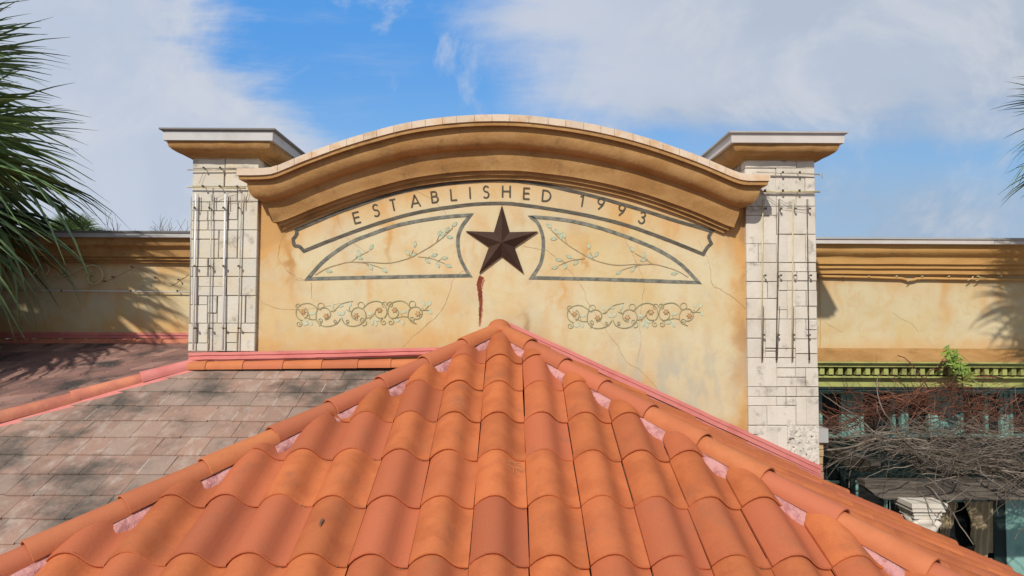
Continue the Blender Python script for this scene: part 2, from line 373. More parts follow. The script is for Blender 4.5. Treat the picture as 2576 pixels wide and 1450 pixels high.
DR = [(722,640,11,75,.8),(838,560,10,60,.5),(868,650,14,40,.35),(975,600,9,45,.75),(962,560,16,22,.5),(1040,660,22,26,.4),(1130,680,14,26,.35),(1295,650,12,60,.25),
      (1165,645,10,34,.3),(1465,640,9,36,.75),(1450,560,26,40,.5),(1418,735,9,48,.55),(1560,560,26,34,.5),(1690,590,30,26,.45),(1640,660,30,20,.4),(1610,640,14,60,.3),
      (905,690,18,16,.45),(940,740,10,32,.45),(1130,775,34,22,.45),(1195,640,10,30,.4),(740,765,12,44,.25),(1300,545,18,22,.45),(1520,905,40,24,.25),(1395,905,60,22,.55),
      (1560,1010,30,60,.35),(1600,960,40,40,.2),(1760,1000,60,50,.2),(1445,610,30,14,.3),(1210,560,24,16,.35),(1370,880,22,60,.3),(1480,960,60,18,.45)]
def stain_main(x, z):
    px, py = px_of(x, z, YW)
    n1 = fbm(x, z, 2.3, 3.1); n2 = fbm(x, z, 7, 9.2); n3 = fbm(x*2.2, z*.7, 5, 4.4)
    qx, qy = px + n2*22, py + n1*26
    o = 0.
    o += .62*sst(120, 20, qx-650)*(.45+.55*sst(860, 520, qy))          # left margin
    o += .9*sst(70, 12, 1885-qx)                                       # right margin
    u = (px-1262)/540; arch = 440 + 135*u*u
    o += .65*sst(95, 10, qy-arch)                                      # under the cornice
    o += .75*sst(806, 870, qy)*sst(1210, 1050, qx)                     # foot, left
    o += .20*sst(.05, .6, n1) + .28*sst(.15, .75, n3)
    line = 835 + max(0, px-1262)*.46
    if px > 1262: o += .6*sst(70, 5, line-qy)
    dr_ = 0.
    for cx, cy, rx, ry, k in DR:
        dx = (qx-cx)/rx; dy_ = (py+n2*14-cy)/ry
        if abs(dx) < 2.2 and abs(dy_) < 2.2:
            dr_ += k*math.exp(-(dx*dx)*1.3-(dy_*dy_ if dy_ > 0 else dy_*dy_*.6))
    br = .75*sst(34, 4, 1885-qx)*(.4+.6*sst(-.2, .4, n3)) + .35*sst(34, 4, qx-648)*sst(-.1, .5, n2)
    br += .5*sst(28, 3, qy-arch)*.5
    for cx, cy, rx, ry, k in ((722,655,9,70,.6),(975,640,7,30,.35),(722,560,24,30,.3),(1465,655,7,28,.35),(1855,880,16,90,.5),(1318,826,13,24,1.3),(1830,590,26,60,.4)):
        br += k*math.exp(-((qx-cx)/rx)**2-((qy-cy)/ry)**2)
    gr = .75*math.exp(-((px-1680)/200)**2-((py-960)/105)**2)*sst(-.25, .5, n3+.3*n2) + .25*math.exp(-((px-1700)/90)**2-((py-1000)/60)**2)
    gr += .22*sst(.1, .6, fbm(x, z, 3, 21.))
    return (min(1, max(0, o*.84+dr_*1.15)), min(.9, max(0, br)), min(.75, max(0, gr)))
zb = H-1.62
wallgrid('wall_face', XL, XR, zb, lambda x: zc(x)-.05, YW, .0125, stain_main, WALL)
xs = [XL+(XR-XL)*i/40 for i in range(41)]
core = MB(); vs = [(x, y, z) for x in xs for y, z in ((YW+.004, zb), (YW+.004, zc(x)-.06), (YW+.34, zc(x)-.06), (YW+.34, zb))]
core.add(vs, [(i*4+k, (i+1)*4+k, (i+1)*4+(k+1) % 4, i*4+(k+1) % 4) for i in range(40) for k in range(4)] + [(0,1,2,3), (163,162,161,160)])
part('wall_core', core.me('wall_core'), 'block', WALL)

# cornice: profile (projection, drop below the coping top); ends mitred and returned to the wall
XE0, XE1 = P(722, 560, YW-.03).x, P(1812, 560, YW-.03).x
def px2drop(y, p): return P(1262, 288, YW-PC).z - P(1262, y, YW-p).z
prof = [(.276,306),(.278,308),(.276,316),(.230,317.5),(.232,322),(.232,334),(.226,344),(.214,354),(.196,363),(.170,370),(.140,374),(.122,376.5),(.118,380),(.117,388),(.112,398),(.104,408),(.096,417),(.090,424),(.088,429),(.058,430),(.057,433),(.056,440),(.030,441),(.029,451),(.002,452)]
prof = [(p, px2drop(y, p)) for p, y in prof]
def station(x, p, d):
    c = (XE0+XE1)/2; s = 1 if x > c else -1; half = (XE1-XE0)/2
    t = abs(x-c)/half; k = sst(.80, 1.0, t)
    xx = x + s*p*k
    wob = .0022*noise.noise(Vector((xx*5, p*20, d*9)))
    return xx, YW-p+wob, zc(xx)-d+wob
def sweep(name, prof, m_, smooth_break=()):
    N = 150; mb = MB(); cols = []
    for i in range(-1, N+2):
        x = XE0+(XE1-XE0)*min(max(i,0),N)/N
        st = [station(x, p, d) for p, d in prof]
        if i in (-1, N+1): st = [(a, YW+.01, c) for a, b, c in st]
        cols.append(st)
    np_ = len(prof)
    for k in range(np_-1):                   # separate vertices per strip keep profile edges crisp where wanted
        vs = []; fs = []
        for c in cols: vs += [c[k], c[k+1]]
        for i in range(len(cols)-1): fs.append((2*i, 2*i+1, 2*i+3, 2*i+2))
        mb.add(vs, fs, True)
    me = mb.me(name)
    bm = bmesh.new(); bm.from_mesh(me)
    bmesh.ops.remove_doubles(bm, verts=bm.verts, dist=1e-5); bmesh.ops.recalc_face_normals(bm, faces=bm.faces)
    for e in bm.edges:
        if len(e.link_faces) == 2 and e.calc_face_angle(0) > .62: e.smooth = False
    bm.to_mesh(me); bm.free()
    return part(name, me, m_, WALL)
cor = sweep('cornice', prof, 'cornice')
me = cor.data
# coping stones: one piece after another along the curve
d_bot = px2drop(305, PC)
seg = 30; xa = station(XE0, PC, 0)[0]; xb = station(XE1, PC, 0)[0]
arc = [xa]; tot = 0; N = 900; prev = None; acc = []
for i in range(N+1):
    x = xa+(xb-xa)*i/N; q = Vector((x, zc(x)))
    if prev is not None: tot += (q-prev).length
    acc.append((tot, x)); prev = q
cuts = [0]; t = .30
while t < tot-.30: cuts.append(t); t += random.choice((.128,.135,.135,.142,.10))
cuts.append(tot)
def x_at(s):
    for (a, xa_), (b, xb_) in zip(acc, acc[1:]):
        if s <= b: return xa_+(xb_-xa_)*(s-a)/max(1e-9, b-a)
    return acc[-1][1]
for a, b in zip(cuts, cuts[1:]):
    n = 6; mb = MB(); g_ = .0012; vs = []; up_ = random.uniform(0, .0022); pr = random.uniform(-.0015, .0015)
    for i in range(n+1):
        x = x_at(a+g_+(b-a-2*g_)*i/n); z = zc(x)
        vs += [(x, YW-PC+pr, z-d_bot), (x, YW-PC+pr, z+up_-.002), (x, YW-PC+pr+.003, z+up_), (x, YW+.36, z+up_), (x, YW+.36, z-d_bot)]
    fs = [(i*5+k, (i+1)*5+k, (i+1)*5+(k+1) % 5, i*5+(k+1) % 5) for i in range(n) for k in range(5)] + [(4,3,2,1,0), tuple(n*5+k for k in range(5))]
    mb.add(vs, fs); part('coping_stone', mb.me('coping_stone'), 'coping', WALL)
# soffit under coping + its bed
mb = MB(); vs = []
for i in range(121):
    x = xa+.012+(xb-xa-.024)*i/120; z = zc(x)-d_bot-.0005
    vs += [(x, YW-PC+.02, z), (x, YW+.30, z), (x, YW+.30, z+.03), (x, YW-PC+.02, z+.03)]
mb.add(vs, [(i*4+k, i*4+(k+1) % 4, (i+1)*4+(k+1) % 4, (i+1)*4+k) for i in range(120) for k in range(4)]+[(0,1,2,3),(483,482,481,480)])
part('coping_bed', mb.me('coping_bed'), 'cornice', WALL)

# ---- painted ornaments on the wall face
def z4(pts): return [((x/2.9+650)/1.087, (y/2.9+280)/1.087) for x, y in pts]
def z5(pts): return [((x/2.9+1350)/1.087, (y/2.9+280)/1.087) for x, y in pts]
def z6(pts): return [((x/3.22+650)/1.087, (y/3.22+740)/1.087) for x, y in pts]
def z7(pts): return [((x/2.9+1400)/1.087, (y/2.9+740)/1.087) for x, y in pts]
top = catmull(z4([(465,1015),(640,940),(800,873),(1000,803),(1200,738),(1400,690),(1600,655),(1800,630),(2000,617),(2095,614)]) + z5([(200,627),(400,655),(600,700),(800,748),(1000,803),(1200,862),(1400,927),(1600,985),(1730,1025)]), 5)
bot = catmull(z4([(525,1180),(700,1110),(900,1035),(1100,965),(1300,905),(1500,860),(1700,830),(1900,808)]) + z5([(100,803),(300,825),(500,855),(700,890),(900,935),(1050,975),(1200,1025),(1400,1100),(1660,1205)]), 5)
lend = catmull(z4([(465,1015),(468,1048),(440,1085)]), 4)[1:] + catmull(z4([(440,1085),(450,1135),(490,1145),(525,1180)]), 4)[1:-1]
rend = catmull(z5([(1730,1025),(1705,1070),(1725,1120)]), 4)[1:] + catmull(z5([(1725,1120),(1690,1155),(1660,1205)]), 4)[1:-1]
d = Decal(YW, .004); loop = top + rend + bot[::-1] + lend[::-1]
d.line(loop, .026, True, jag=.06); d.put('banner_border', 'ink', WALL)
pl = z4([(555,1400)]) + catmull(z4([(555,1400),(650,1290),(750,1205),(900,1110),(1050,1050),(1250,980),(1500,930),(1700,905),(1845,895)]), 5)[1:] + \
     catmull(z4([(1845,895),(1770,1000),(1745,1100),(1760,1220),(1800,1310),(1840,1375)]), 4)[1:] + z4([(1400,1382),(1000,1390),(750,1396)])
d = Decal(YW, .004); d.line(pl, .026, True, jag=.07); d.put('panel_border', 'ink2', WALL)
pr_ = z5([(295,910)]) + catmull(z5([(295,910),(500,925),(700,960),(900,1015),(1100,1085),(1300,1170),(1450,1260),(1540,1340),(1625,1430)]), 5)[1:] + \
     z5([(1300,1418),(900,1405),(600,1398),(300,1392)]) + catmull(z5([(300,1392),(370,1280),(393,1150),(385,1050),(350,960),(295,910)]), 4)[1:-1]
d = Decal(YW, .004); d.line(pr_, .026, True, jag=.07); d.put('panel_border', 'ink2', WALL)

def arcp(cx, cy, rx, ry, a0, a1, n=8): return [(cx+rx*cos(RAD(a0+(a1-a0)*i/n)), cy+ry*sin(RAD(a0+(a1-a0)*i/n))) for i in range(n+1)]
S_ = arcp(.26,.745,.2,.23,35,270,9) + arcp(.24,.26,.24,.25,75,-150,10)
S_ = [(.47,.86)] + arcp(.27,.75,.20,.235,50,245,9) + arcp(.25,.26,.23,.26,70,-145,10)
NINE = arcp(.27,.72,.25,.26,-20,340,16)
GL = {'E': (.5, [[(0,0),(0,1)],[(0,.95),(.5,.95)],[(0,.52),(.46,.52)],[(0,.05),(.5,.05)]]),
      'S': (.5, [S_]), 'T': (.5, [[(.25,0),(.25,1)],[(0,.95),(.5,.95)]]), 'A': (.75, [[(0,0),(.37,1),(.38,1),(.75,0)],[(.14,.32),(.61,.32)]]),
      'B': (.5, [[(0,0),(0,1)],[(0,.95),(.22,.95)]+arcp(.24,.75,.19,.2,90,-90,8)+[(0,.55)],[(0,.55),(.26,.55)]+arcp(.26,.3,.25,.25,90,-90,8)+[(0,.05)]]),
      'L': (.48, [[(0,0),(0,1)],[(0,.05),(.48,.05)]]), 'I': (.06, [[(0.03,0),(0.03,1)]]), 'H': (.62, [[(0,0),(0,1)],[(.62,0),(.62,1)],[(0,.52),(.62,.52)]]),
      'D': (.68, [[(0,0),(0,1)],[(0,.95),(.2,.95)]+arcp(.2,.5,.46,.45,90,-90,12)+[(0,.05)]]),
      '1': (.3, [[(0,.80),(.22,.97),(.22,0)]]), '9': (.54, [NINE,[(.5,.62),(.40,.36),(.14,.02)]]),
      '3': (.5, [arcp(.24,.745,.2,.22,160,-85,9)[:-1]+[(.2,.53)],[(.18,.53)]+arcp(.25,.27,.24,.26,90,-165,10)])}
lets = [('E',)+z4([(945,915)])[0], ('S',)+z4([(1095,858)])[0], ('T',)+z4([(1233,815)])[0], ('A',)+z4([(1408,785)])[0], ('B',)+z4([(1562,752)])[0], ('L',)+z4([(1714,735)])[0],
        ('I',)+z4([(1842,720)])[0], ('S',)+z4([(1968,712)])[0], ('H',)+z4([(2130,709)])[0], ('E',)+z5([(262,725)])[0], ('D',)+z5([(420,743)])[0],
        ('1',)+z5([(698,782)])[0], ('9',)+z5([(848,808)])[0], ('9',)+z5([(1013,857)])[0], ('3',)+z5([(1177,915)])[0]]
lh = .0925
for ch, px, py in lets:
    wd, strokes = GL[ch]; u = (px-1262)/540; ang = -atan2(2*118*u/540, 1)*.92
    c = P(px, py, YW); mb = MB()
    for k, st in enumerate(strokes):
        q = []
        for a, b in st:
            lx, lz = (a-wd/2)*lh, (b-.5)*lh
            q.append(Vector((c.x+lx*cos(ang)-lz*sin(ang), c.z+lx*sin(ang)+lz*cos(ang))))
        v, f = ribbon2(q, lh*.125); mb.add([(a.x, YW-.0048-.0003*k, a.y) for a in v], [t_[::-1] for t_ in f])
    me = mb.me('letter'); part('letter', me, 'letter', WALL)

def leafpts(cx, cy, L, ang, w_=.42):
    o = []
    for i in range(5):
        t = i/4; a = w_*L*sin(pi*t)**.8 if 0 < t < 1 else 0
        o.append((t*L-L/2, a/2))
    o += [(x, -y) for x, y in o[-2:0:-1]]
    return [(cx+x*cos(ang)-y*sin(ang), cy+x*sin(ang)+y*cos(ang)) for x, y in o]
vst = [[(615,1370),(700,1320),(790,1290),(890,1268),(1050,1270),(1200,1275),(1350,1240),(1450,1190),(1550,1130),(1640,1060),(1705,995)],
       [(900,1265),(960,1225),(1040,1180)],[(935,1240),(948,1215)],[(890,1268),(1000,1275),(1080,1295),(1140,1315)],[(1430,1225),(1540,1240),(1640,1280)],[(1355,1240),(1375,1210),(1392,1172)],
       [(1500,1238),(1525,1225)],[(1590,1258),(1612,1245)],[(1575,1108),(1592,1070)],[(1020,1285),(1040,1300)]]
vlf = [(1060,1150,-1.0),(965,1195,-1.9),(725,1340,.1),(1055,1308,1.1),(1165,1332,.6),(1345,1192,-2.3),(1405,1125,-1.35),(1395,1208,-.6),(1560,1212,-.4),(1640,1235,-.1),(1505,1258,.7),(1590,1287,1.3),(1672,1297,.35),(1600,1040,-1.2),(1660,1012,-1.0),(1682,1070,.1),(1720,968,-.7),(970,1235,.2),(1625,1050,-1.5)]
for side in (0, 1):
    fl = (lambda q: [(2*1262-x, y+5+(x-980)*-.004) for x, y in q]) if side else (lambda q: q)
    for k, s_ in enumerate(vst):
        ds = Decal(YW, .0035+.00004*k); ds.line(fl(catmull(z4(s_), 4)), .0062 if k == 0 else .0045); ds.put('painted_stem', 'stem', WALL)
    for k, (cx, cy, a) in enumerate(vlf):
        dl, dv = Decal(YW, .003+.00003*k), Decal(YW, .0045+.00006*k)
        dl.poly(fl(z4(leafpts(cx, cy, 54, a, .46))))
        dv.line(fl(z4([(cx-30*cos(a), cy-30*sin(a)), (cx+26*cos(a), cy+26*sin(a))])), .0022)
        dv.line(fl(z4(leafpts(cx, cy, 54, a, .46))), .0016, True)
        lf_ = dl.put('painted_leaf', 'mint', WALL); dv.put('leaf_outline', 'mint_dark', lf_)

def spiral(cx, cy, r, a0, turns, rend=.25, n=18):
    return [(cx+r*(1-(1-rend)*i/n)*cos(RAD(a0)+2*pi*turns*i/n), cy+r*(1-(1-rend)*i/n)*sin(RAD(a0)+2*pi*turns*i/n)) for i in range(n+1)]
bold = [arcp(572,372,58,68,215,90,10)[::-1]+[(600,425)]+arcp(565,375,54,52,60,-60,8), catmull([(520,330),(560,300),(620,290),(665,305),(720,345)],5), catmull([(705,335),(692,380),(695,440),(740,485),(800,492),(870,470),(905,425)],5),
        spiral(765,385,58,-140,.62,.85), catmull([(915,415),(940,465),(1000,490),(1060,482),(1110,450),(1130,400),(1110,345),(1060,325)],5),
        spiral(1055,385,58,-90,-.5,.85), catmull([(1110,330),(1150,290),(1215,270),(1270,285),(1305,325),(1312,380),(1290,420)],5), spiral(1255,372,50,60,.55,.85),
        catmull([(1390,420),(1345,415),(1322,370),(1335,310),(1375,278),(1440,268),(1490,290),(1515,325)],5), spiral(1370,372,50,120,-.55,.85),
        catmull([(1540,320),(1510,350),(1500,400),(1520,445),(1575,470)],5), spiral(1570,378,60,-120,.66,.8)]
thin = [spiral(535,315,25,80,.8,.75), spiral(540,470,30,-60,1.35,.2), spiral(735,315,32,90,.85,.8), spiral(725,440,24,90,-1.2,.2), spiral(712,468,22,-60,.4,.9), spiral(860,448,18,60,1.2,.3),
        spiral(965,448,18,120,-1.2,.3), spiral(1100,435,24,90,1.2,.2), spiral(1085,307,32,90,-.85,.8), spiral(1293,298,24,100,.8,.8), spiral(1285,455,30,-100,-1.3,.2),
        spiral(1340,298,24,80,-.8,.8), spiral(1348,455,30,-80,1.3,.2), spiral(1540,297,32,90,.85,.8), spiral(1532,428,26,90,-1.2,.2), spiral(1110,462,26,-60,.5,.9),
        catmull([(600,410),(640,430),(690,432)],4), catmull([(640,430),(628,400),(632,385)],4), catmull([(820,360),(850,350),(925,290),(1015,270)],4), catmull([(840,365),(865,345)],3), catmull([(1000,365),(985,345),(985,325)],4), catmull([(1000,365),(960,345)],3),
        catmull([(1130,420),(1180,405),(1205,375)],4), catmull([(1180,405),(1160,430)],3), catmull([(1400,420),(1450,405),(1500,410)],4), catmull([(1450,405),(1435,380)],3), catmull([(1600,345),(1640,350),(1680,310)],4), catmull([(1640,350),(1690,350)],3), catmull([(1640,350),(1625,325)],3)]
lvs = [(660,380,-.3),(590,455,2.6),(645,462,1.2),(832,312,1.2),(990,300,-1.3),(890,380,.7),(930,375,-.9),(1160,382,.1),(1185,455,1.7),(1225,432,.5),(1462,365,-.2),(1408,440,-.5),(1450,458,1.2),(1690,290,-1.1),(1637,290,1.2),(1695,362,1.0),(905,310,.0),(600,470,2.9),(1215,465,1.4)]
fls = [(578,365),(780,402),(1043,398),(1250,350),(1383,348),(1588,382)]
for side in (0, 1):
    sh = (lambda q: [(x+682, y+5) for x, y in q]) if side else (lambda q: q)
    for k, s_ in enumerate(bold+thin):
        ds = Decal(YW, .0037+.00004*k); ds.line(sh(z6(s_)), .0068 if k < len(bold) else .0042); ds.put('painted_scroll', 'olive', WALL)
    for k, (cx, cy, a) in enumerate(lvs):
        dl = Decal(YW, .003+.00003*k); dl.poly(sh(z6(leafpts(cx, cy, 54, a, .48)))); dl.put('painted_leaf', 'mint', WALL)
    for k, (cx, cy) in enumerate(fls):
        dt, df = Decal(YW, .0056), Decal(YW, .006)
        dt.fan(sh(z6([(cx, cy)]))[0], sh(z6([(cx+(30 if k % 2 == 0 else 15)*cos(pi*k/6), cy+(30 if k % 2 == 0 else 15)*sin(pi*k/6)) for k in range(12)])))
        df.fan(sh(z6([(cx, cy)]))[0], sh(z6([(cx+(19 if k % 2 == 0 else 12)*cos(pi*k/5+.3), cy+(19 if k % 2 == 0 else 12)*sin(pi*k/5+.3)) for k in range(10)])))
        fo = dt.put('painted_flower', 'petal_tip', WALL); df.put('flower_centre', 'petal', fo)

def crack(pts, m_='crack', w_=.0022, Y=YW, par=WALL, off=.0026):
    d = Decal(Y, off); q = catmull(pts, 7)
    q = [(x+3.0*noise.noise(Vector((x*.05, y*.05, 2))) + random.uniform(-.6,.6), y+2.4*noise.noise(Vector((x*.05, y*.05, 7)))+random.uniform(-.5,.5)) for x, y in q]
    n = len(q); d.line(q, lambda t: w_*(.55+.9*abs(noise.noise(Vector((t*9, n, 0))))), jag=.3); d.put('crack', m_, par)
crack(z5([(235,1140),(330,1160),(420,1180),(500,1240),(580,1310),(690,1450)]) + z7([(580,170),(600,250),(700,400),(780,520),(850,620),(900,720),(1000,780),(1100,880),(1200,1000)]), w_=.0027)
crack(z5([(1010,960),(1050,1100),(1130,1270),(1190,1420)]) + z7([(1030,250),(1010,450),(1025,560),(990,730)]))
crack(z5([(1620,1100),(1700,1250),(1740,1450)]) + z7([(1650,150),(1780,235),(1865,315)]), w_=.003)
crack(z4([(780,900),(850,1050),(950,1140),(1050,1210)])); crack(z4([(1400,700),(1560,780),(1680,930)]))
crack(z6([(1990,0),(1900,80),(1850,250),(1750,400),(1600,530),(1450,675)]))
crack(z6([(210,280),(330,330),(500,345),(700,330),(1000,270)])); crack(z6([(430,0),(520,60),(600,80)])); crack(z6([(650,110),(650,250)]), w_=.003)
crack([(738,560),(712,600),(700,640),(706,660),(742,700),(770,708)])
d = Decal(YW, .0028)
st = [(1212,696),(1206,708),(1205,722),(1208,740),(1209,758),(1209,775),(1208,790),(1207,806)]
d.line(catmull(st, 6), lambda t: .036*(1-t)**.7+.004, jag=.22); d.put('rust_streak', 'rust', WALL)
d = Decal(YW, .0022); d.line(catmull([(1212,700),(1207,722),(1209,760),(1209,790),(1206,822)], 8), lambda t: .046*(1-t)**.6+.004, jag=.35); d.put('rust_streak_edge', 'rust2', WALL)
# frayed dark seam where stucco meets flashing
crack([(646,886),(760,884),(900,881),(1010,880),(1102,879)], 'joint', .006, off=.0034)
crack([(1102,879),(1150,862),(1200,843),(1245,821)], 'joint', .006, off=.0034)
crack([(1290,823),(1400,876),(1500,922),(1600,969),(1700,1015),(1790,1056),(1880,1098)], 'joint', .007, off=.0034)

# star hanging on the wall
sc_ = P(1262, 612, YW); SR = .290; sr = .102; dep = .055
mb = MB(); vs = [(sc_.x, YW-dep-.02, sc_.z-.003)]; outer = []
for k in range(10):
    r = SR if k % 2 == 0 else sr; a = pi/2 + pi*k/5
    vs.append((sc_.x+r*cos(a), YW-.018, sc_.z+r*sin(a)))
for k in range(10): vs.append((vs[k+1][0], YW-.004, vs[k+1][2]))
fs = [(0, k+1, (k+1) % 10+1) for k in range(10)] + [(k+1, k+11, (k+1) % 10+11, (k+1) % 10+1) for k in range(10)]
mb.add(vs, fs); me = mb.me('star')
bm = bmesh.new(); bm.from_mesh(me); bmesh.ops.holes_fill(bm, edges=bm.edges); bmesh.ops.recalc_face_normals(bm, faces=bm.faces); bm.to_mesh(me); bm.free()
solo('wall_star', me, 'star', 'large dark brown five pointed metal star fixed to the middle of the parapet', 'star')

# ------------------------------------------------------------------ pilasters
def frustum_profile(mb, x0, x1, y0, y1, prof):      # prof: (overhang, z) rings round a rectangle
    vs = []
    for p, z in prof:
        vs += [(x0-p, y0-p, z), (x1+p, y0-p, z), (x1+p, y1+p, z), (x0-p, y1+p, z)]
    n = len(prof)
    fs = [(i*4+k, i*4+(k+1) % 4, (i+1)*4+(k+1) % 4, (i+1)*4+k) for i in range(n-1) for k in range(4)]
    fs += [(0,3,2,1), tuple((n-1)*4+k for k in range(4))]
    mb.add(vs, fs)
def recalc(me, sharp=None):
    bm = bmesh.new(); bm.from_mesh(me); bmesh.ops.recalc_face_normals(bm, faces=bm.faces)
    if sharp:
        for f in bm.faces: f.smooth = True
        for e in bm.edges:
            if len(e.link_faces) == 2 and e.calc_face_angle(0) > sharp: e.smooth = False
    bm.to_mesh(me); bm.free(); return me
YP = 5.185
def roughen(me, amp_, sc__, cuts=5):
    bm = bmesh.new(); bm.from_mesh(me); bmesh.ops.subdivide_edges(bm, edges=[e for e in bm.edges if e.calc_length() > .12], cuts=cuts*4, use_grid_fill=True)
    for v in bm.verts: v.co += Vector((noise.noise(v.co*sc__), noise.noise(v.co*sc__+Vector((9,2,1))), noise.noise(v.co*sc__+Vector((3,7,1)))))*amp_
    bmesh.ops.recalc_face_normals(bm, faces=bm.faces); bm.to_mesh(me); bm.free(); return me
def pilaster(label, xl, xr, ztop_px, zbase, blocks, conv, stone, capys, metal, lip):
    T = thing('stone_pilaster', label, 'pilaster', ((xl+xr)/2, YP+.2, zbase), 'pilasters beside the curved parapet')
    cxp = F*((xl+xr)/2)/YP+1285
    zz = lambda y, p=0: P(cxp, y, YP-p).z
    yb = YP+.55
    boxpart('pilaster_core', 'joint', T, xl+.006, xr-.006, YP+.012, yb, zbase, zz(ztop_px))
    for (x0, x1, y0, y1) in blocks:
        a = P(*conv(x0, y1), YP); b = P(*conv(x1, y0), YP)
        gx = random.uniform(.0010, .0038); gz = random.uniform(.0010, .0038)
        X0 = max(xl, a.x+gx); X1 = min(xr, b.x-gx)
        if x0 <= blocks_min: X0 = xl
        if x1 >= blocks_max: X1 = xr
        Z0 = max(zbase, a.z+gz); Z1 = min(zz(ztop_px)-.001, b.z-gz)
        if X1-X0 < .01 or Z1-Z0 < .01: continue
        rough = (x1-x0 > 200 and y1-y0 > 380 and y0 > 1000)
        part('stone_block', MB().bevbox(X0, X1, YP+random.uniform(-.005, .004), YP+.10, Z0, Z1, .0035).me('stone_block'), 'rough_stone' if rough else stone, T)
    mb = MB(); cy = capys
    frustum_profile(mb, xl, xr, YP, yb, [(-.01, zz(cy[6])), (.018, zz(cy[6],.018)), (.020, zz(cy[5],.02)), (.030, zz(cy[5]-1,.03)), (.036, zz(cy[5]-5,.034)), (.078, zz(cy[4]+2,.078)), (.106, zz(cy[4]-4,.106)), (.124, zz(cy[4]-11,.124)), (.132, zz(cy[3]+5,.13)), (.128, zz(cy[3]-1,.13)), (.112, zz(cy[2]+1,.13)), (.112, zz(cy[2]-2,.15))])
    me = roughen(mb.me('capital'), .006, 9); recalc(me, .9); part('capital', me, 'cornice', T)
    mb = MB(); frustum_profile(mb, xl, xr, YP, yb, [(.155, zz(cy[2],.155)-.004), (.157, zz(cy[1],.157))]); part('cap_fascia', recalc(mb.me('f')), metal, T)
    mb = MB(); frustum_profile(mb, xl, xr, YP, yb, [(.160, zz(cy[1],.157)), (.178, zz(cy[0]+4,.178)), (.178, zz(cy[0],.178)), (.14, zz(cy[0],.178)+.006)]); part('cap_lip', recalc(mb.me('l')), lip, T)
    return T
blkL = [(262,285,245,310),(284,475,245,310),(475,668,245,310),(277,470,310,420),(470,662,310,420),(275,400,420,510),(400,548,420,510),(548,662,420,510),
  (270,380,510,565),(380,490,510,565),(270,370,565,625),(370,490,565,625),(490,550,510,618),(490,550,618,680),(270,370,625,680),(370,490,625,680),(550,662,510,680),
  (268,435,680,735),(268,435,735,850),(435,548,680,850),(548,662,680,850),(266,310,850,900),(310,370,850,900),(266,370,900,960),(370,475,850,960),(475,662,850,960),
  (264,310,960,1130),(310,480,960,1020),(310,480,1020,1075),(480,660,960,1075),(310,368,1075,1130),(262,368,1130,1240),(368,425,1075,1180),(368,425,1180,1240),(425,595,1075,1240),(595,658,1075,1240),
  (258,308,1240,1360),(308,370,1240,1360),(258,300,1360,1412),(300,372,1360,1412),(372,480,1240,1412),(480,655,1240,1297),(480,548,1297,1357),(548,655,1297,1412),(480,548,1357,1412)]
blocks_min, blocks_max = 285, 655
xlL, xrL = P(479, 640, YP).x, P(646, 640, YP).x
zbL = P(560, 884, YP).z
PL = pilaster('cream stone pilaster left of the curved parapet, with white tubes up its face', xlL, xrL, 396, zbL, blkL,
         lambda x, y: ((x/2.196+400)/1.087, (y/2.196+320)/1.087), 'stone', (322,331,352,355,382,393,399), 'metal', 'metal_dark')
def cB(x, y): return ((x/2.9+1950)/1.087, (y/2.9+300)/1.087)
B2 = lambda a, b, c, d_: (a, b, c+1450, d_+1450)
blkR = [(275,660,400,465),(660,815,400,465),(275,500,465,540),(500,815,465,540),(275,500,540,670),(500,730,540,670),(730,815,540,670),(280,505,670,768),(280,505,768,840),(505,660,670,768),(660,815,670,768),(505,815,768,990),
  (280,505,840,1065),(505,590,990,1215),(590,735,990,1215),(735,815,990,1215),(280,360,1065,1215),(360,505,1065,1215),(280,520,1215,1365),(520,650,1215,1288),(650,815,1215,1288),(520,665,1288,1360),(665,760,1288,1360),(760,815,1288,1360),
  (280,435,1365,1500),(435,510,1365,1500),(520,590,1360,1436),(520,590,1436,1590),(590,815,1360,1436),(590,655,1436,1663),(655,740,1436,1560),(740,815,1436,1560),(655,815,1560,1663),
  (280,510,1500,1663),(510,590,1590,1663),
  B2(270,385,213,365),B2(270,385,365,520),B2(385,415,213,520),B2(415,510,213,445),B2(510,655,213,445),B2(415,500,445,468),B2(415,500,468,520),B2(500,655,445,520),B2(655,740,213,370),B2(740,815,213,298),B2(740,815,298,370),B2(655,815,370,488),B2(655,815,488,600),
  B2(275,505,520,750),B2(505,655,520,600),B2(505,655,600,675),B2(655,735,600,675),B2(735,815,600,750),B2(505,735,675,750),
  B2(280,428,750,828),B2(428,580,750,828),B2(580,660,750,828),B2(660,815,750,828),B2(280,505,828,900),B2(505,580,828,900),B2(580,660,828,900),B2(660,740,828,1055),B2(740,815,828,1055),
  B2(280,428,900,1055),B2(428,660,900,1055),B2(285,355,1055,1130),B2(285,355,1130,1500),B2(355,435,1055,1500),B2(435,512,1055,1500),B2(512,590,1055,1500),B2(590,815,1055,1500)]
blocks_min, blocks_max = 285, 812
xlR, xrR = P(1880, 800, YP).x, P(2056, 800, YP).x
zbR = P(1970, 1235, YP).z
PR = pilaster('pale limestone pilaster right of the curved parapet, streaked with blackened tubes', xlR, xrR, 402, zbR, blkR, cB, 'stone_r', (330,338,358,361,388,399,404), 'metal_pale', 'metal')

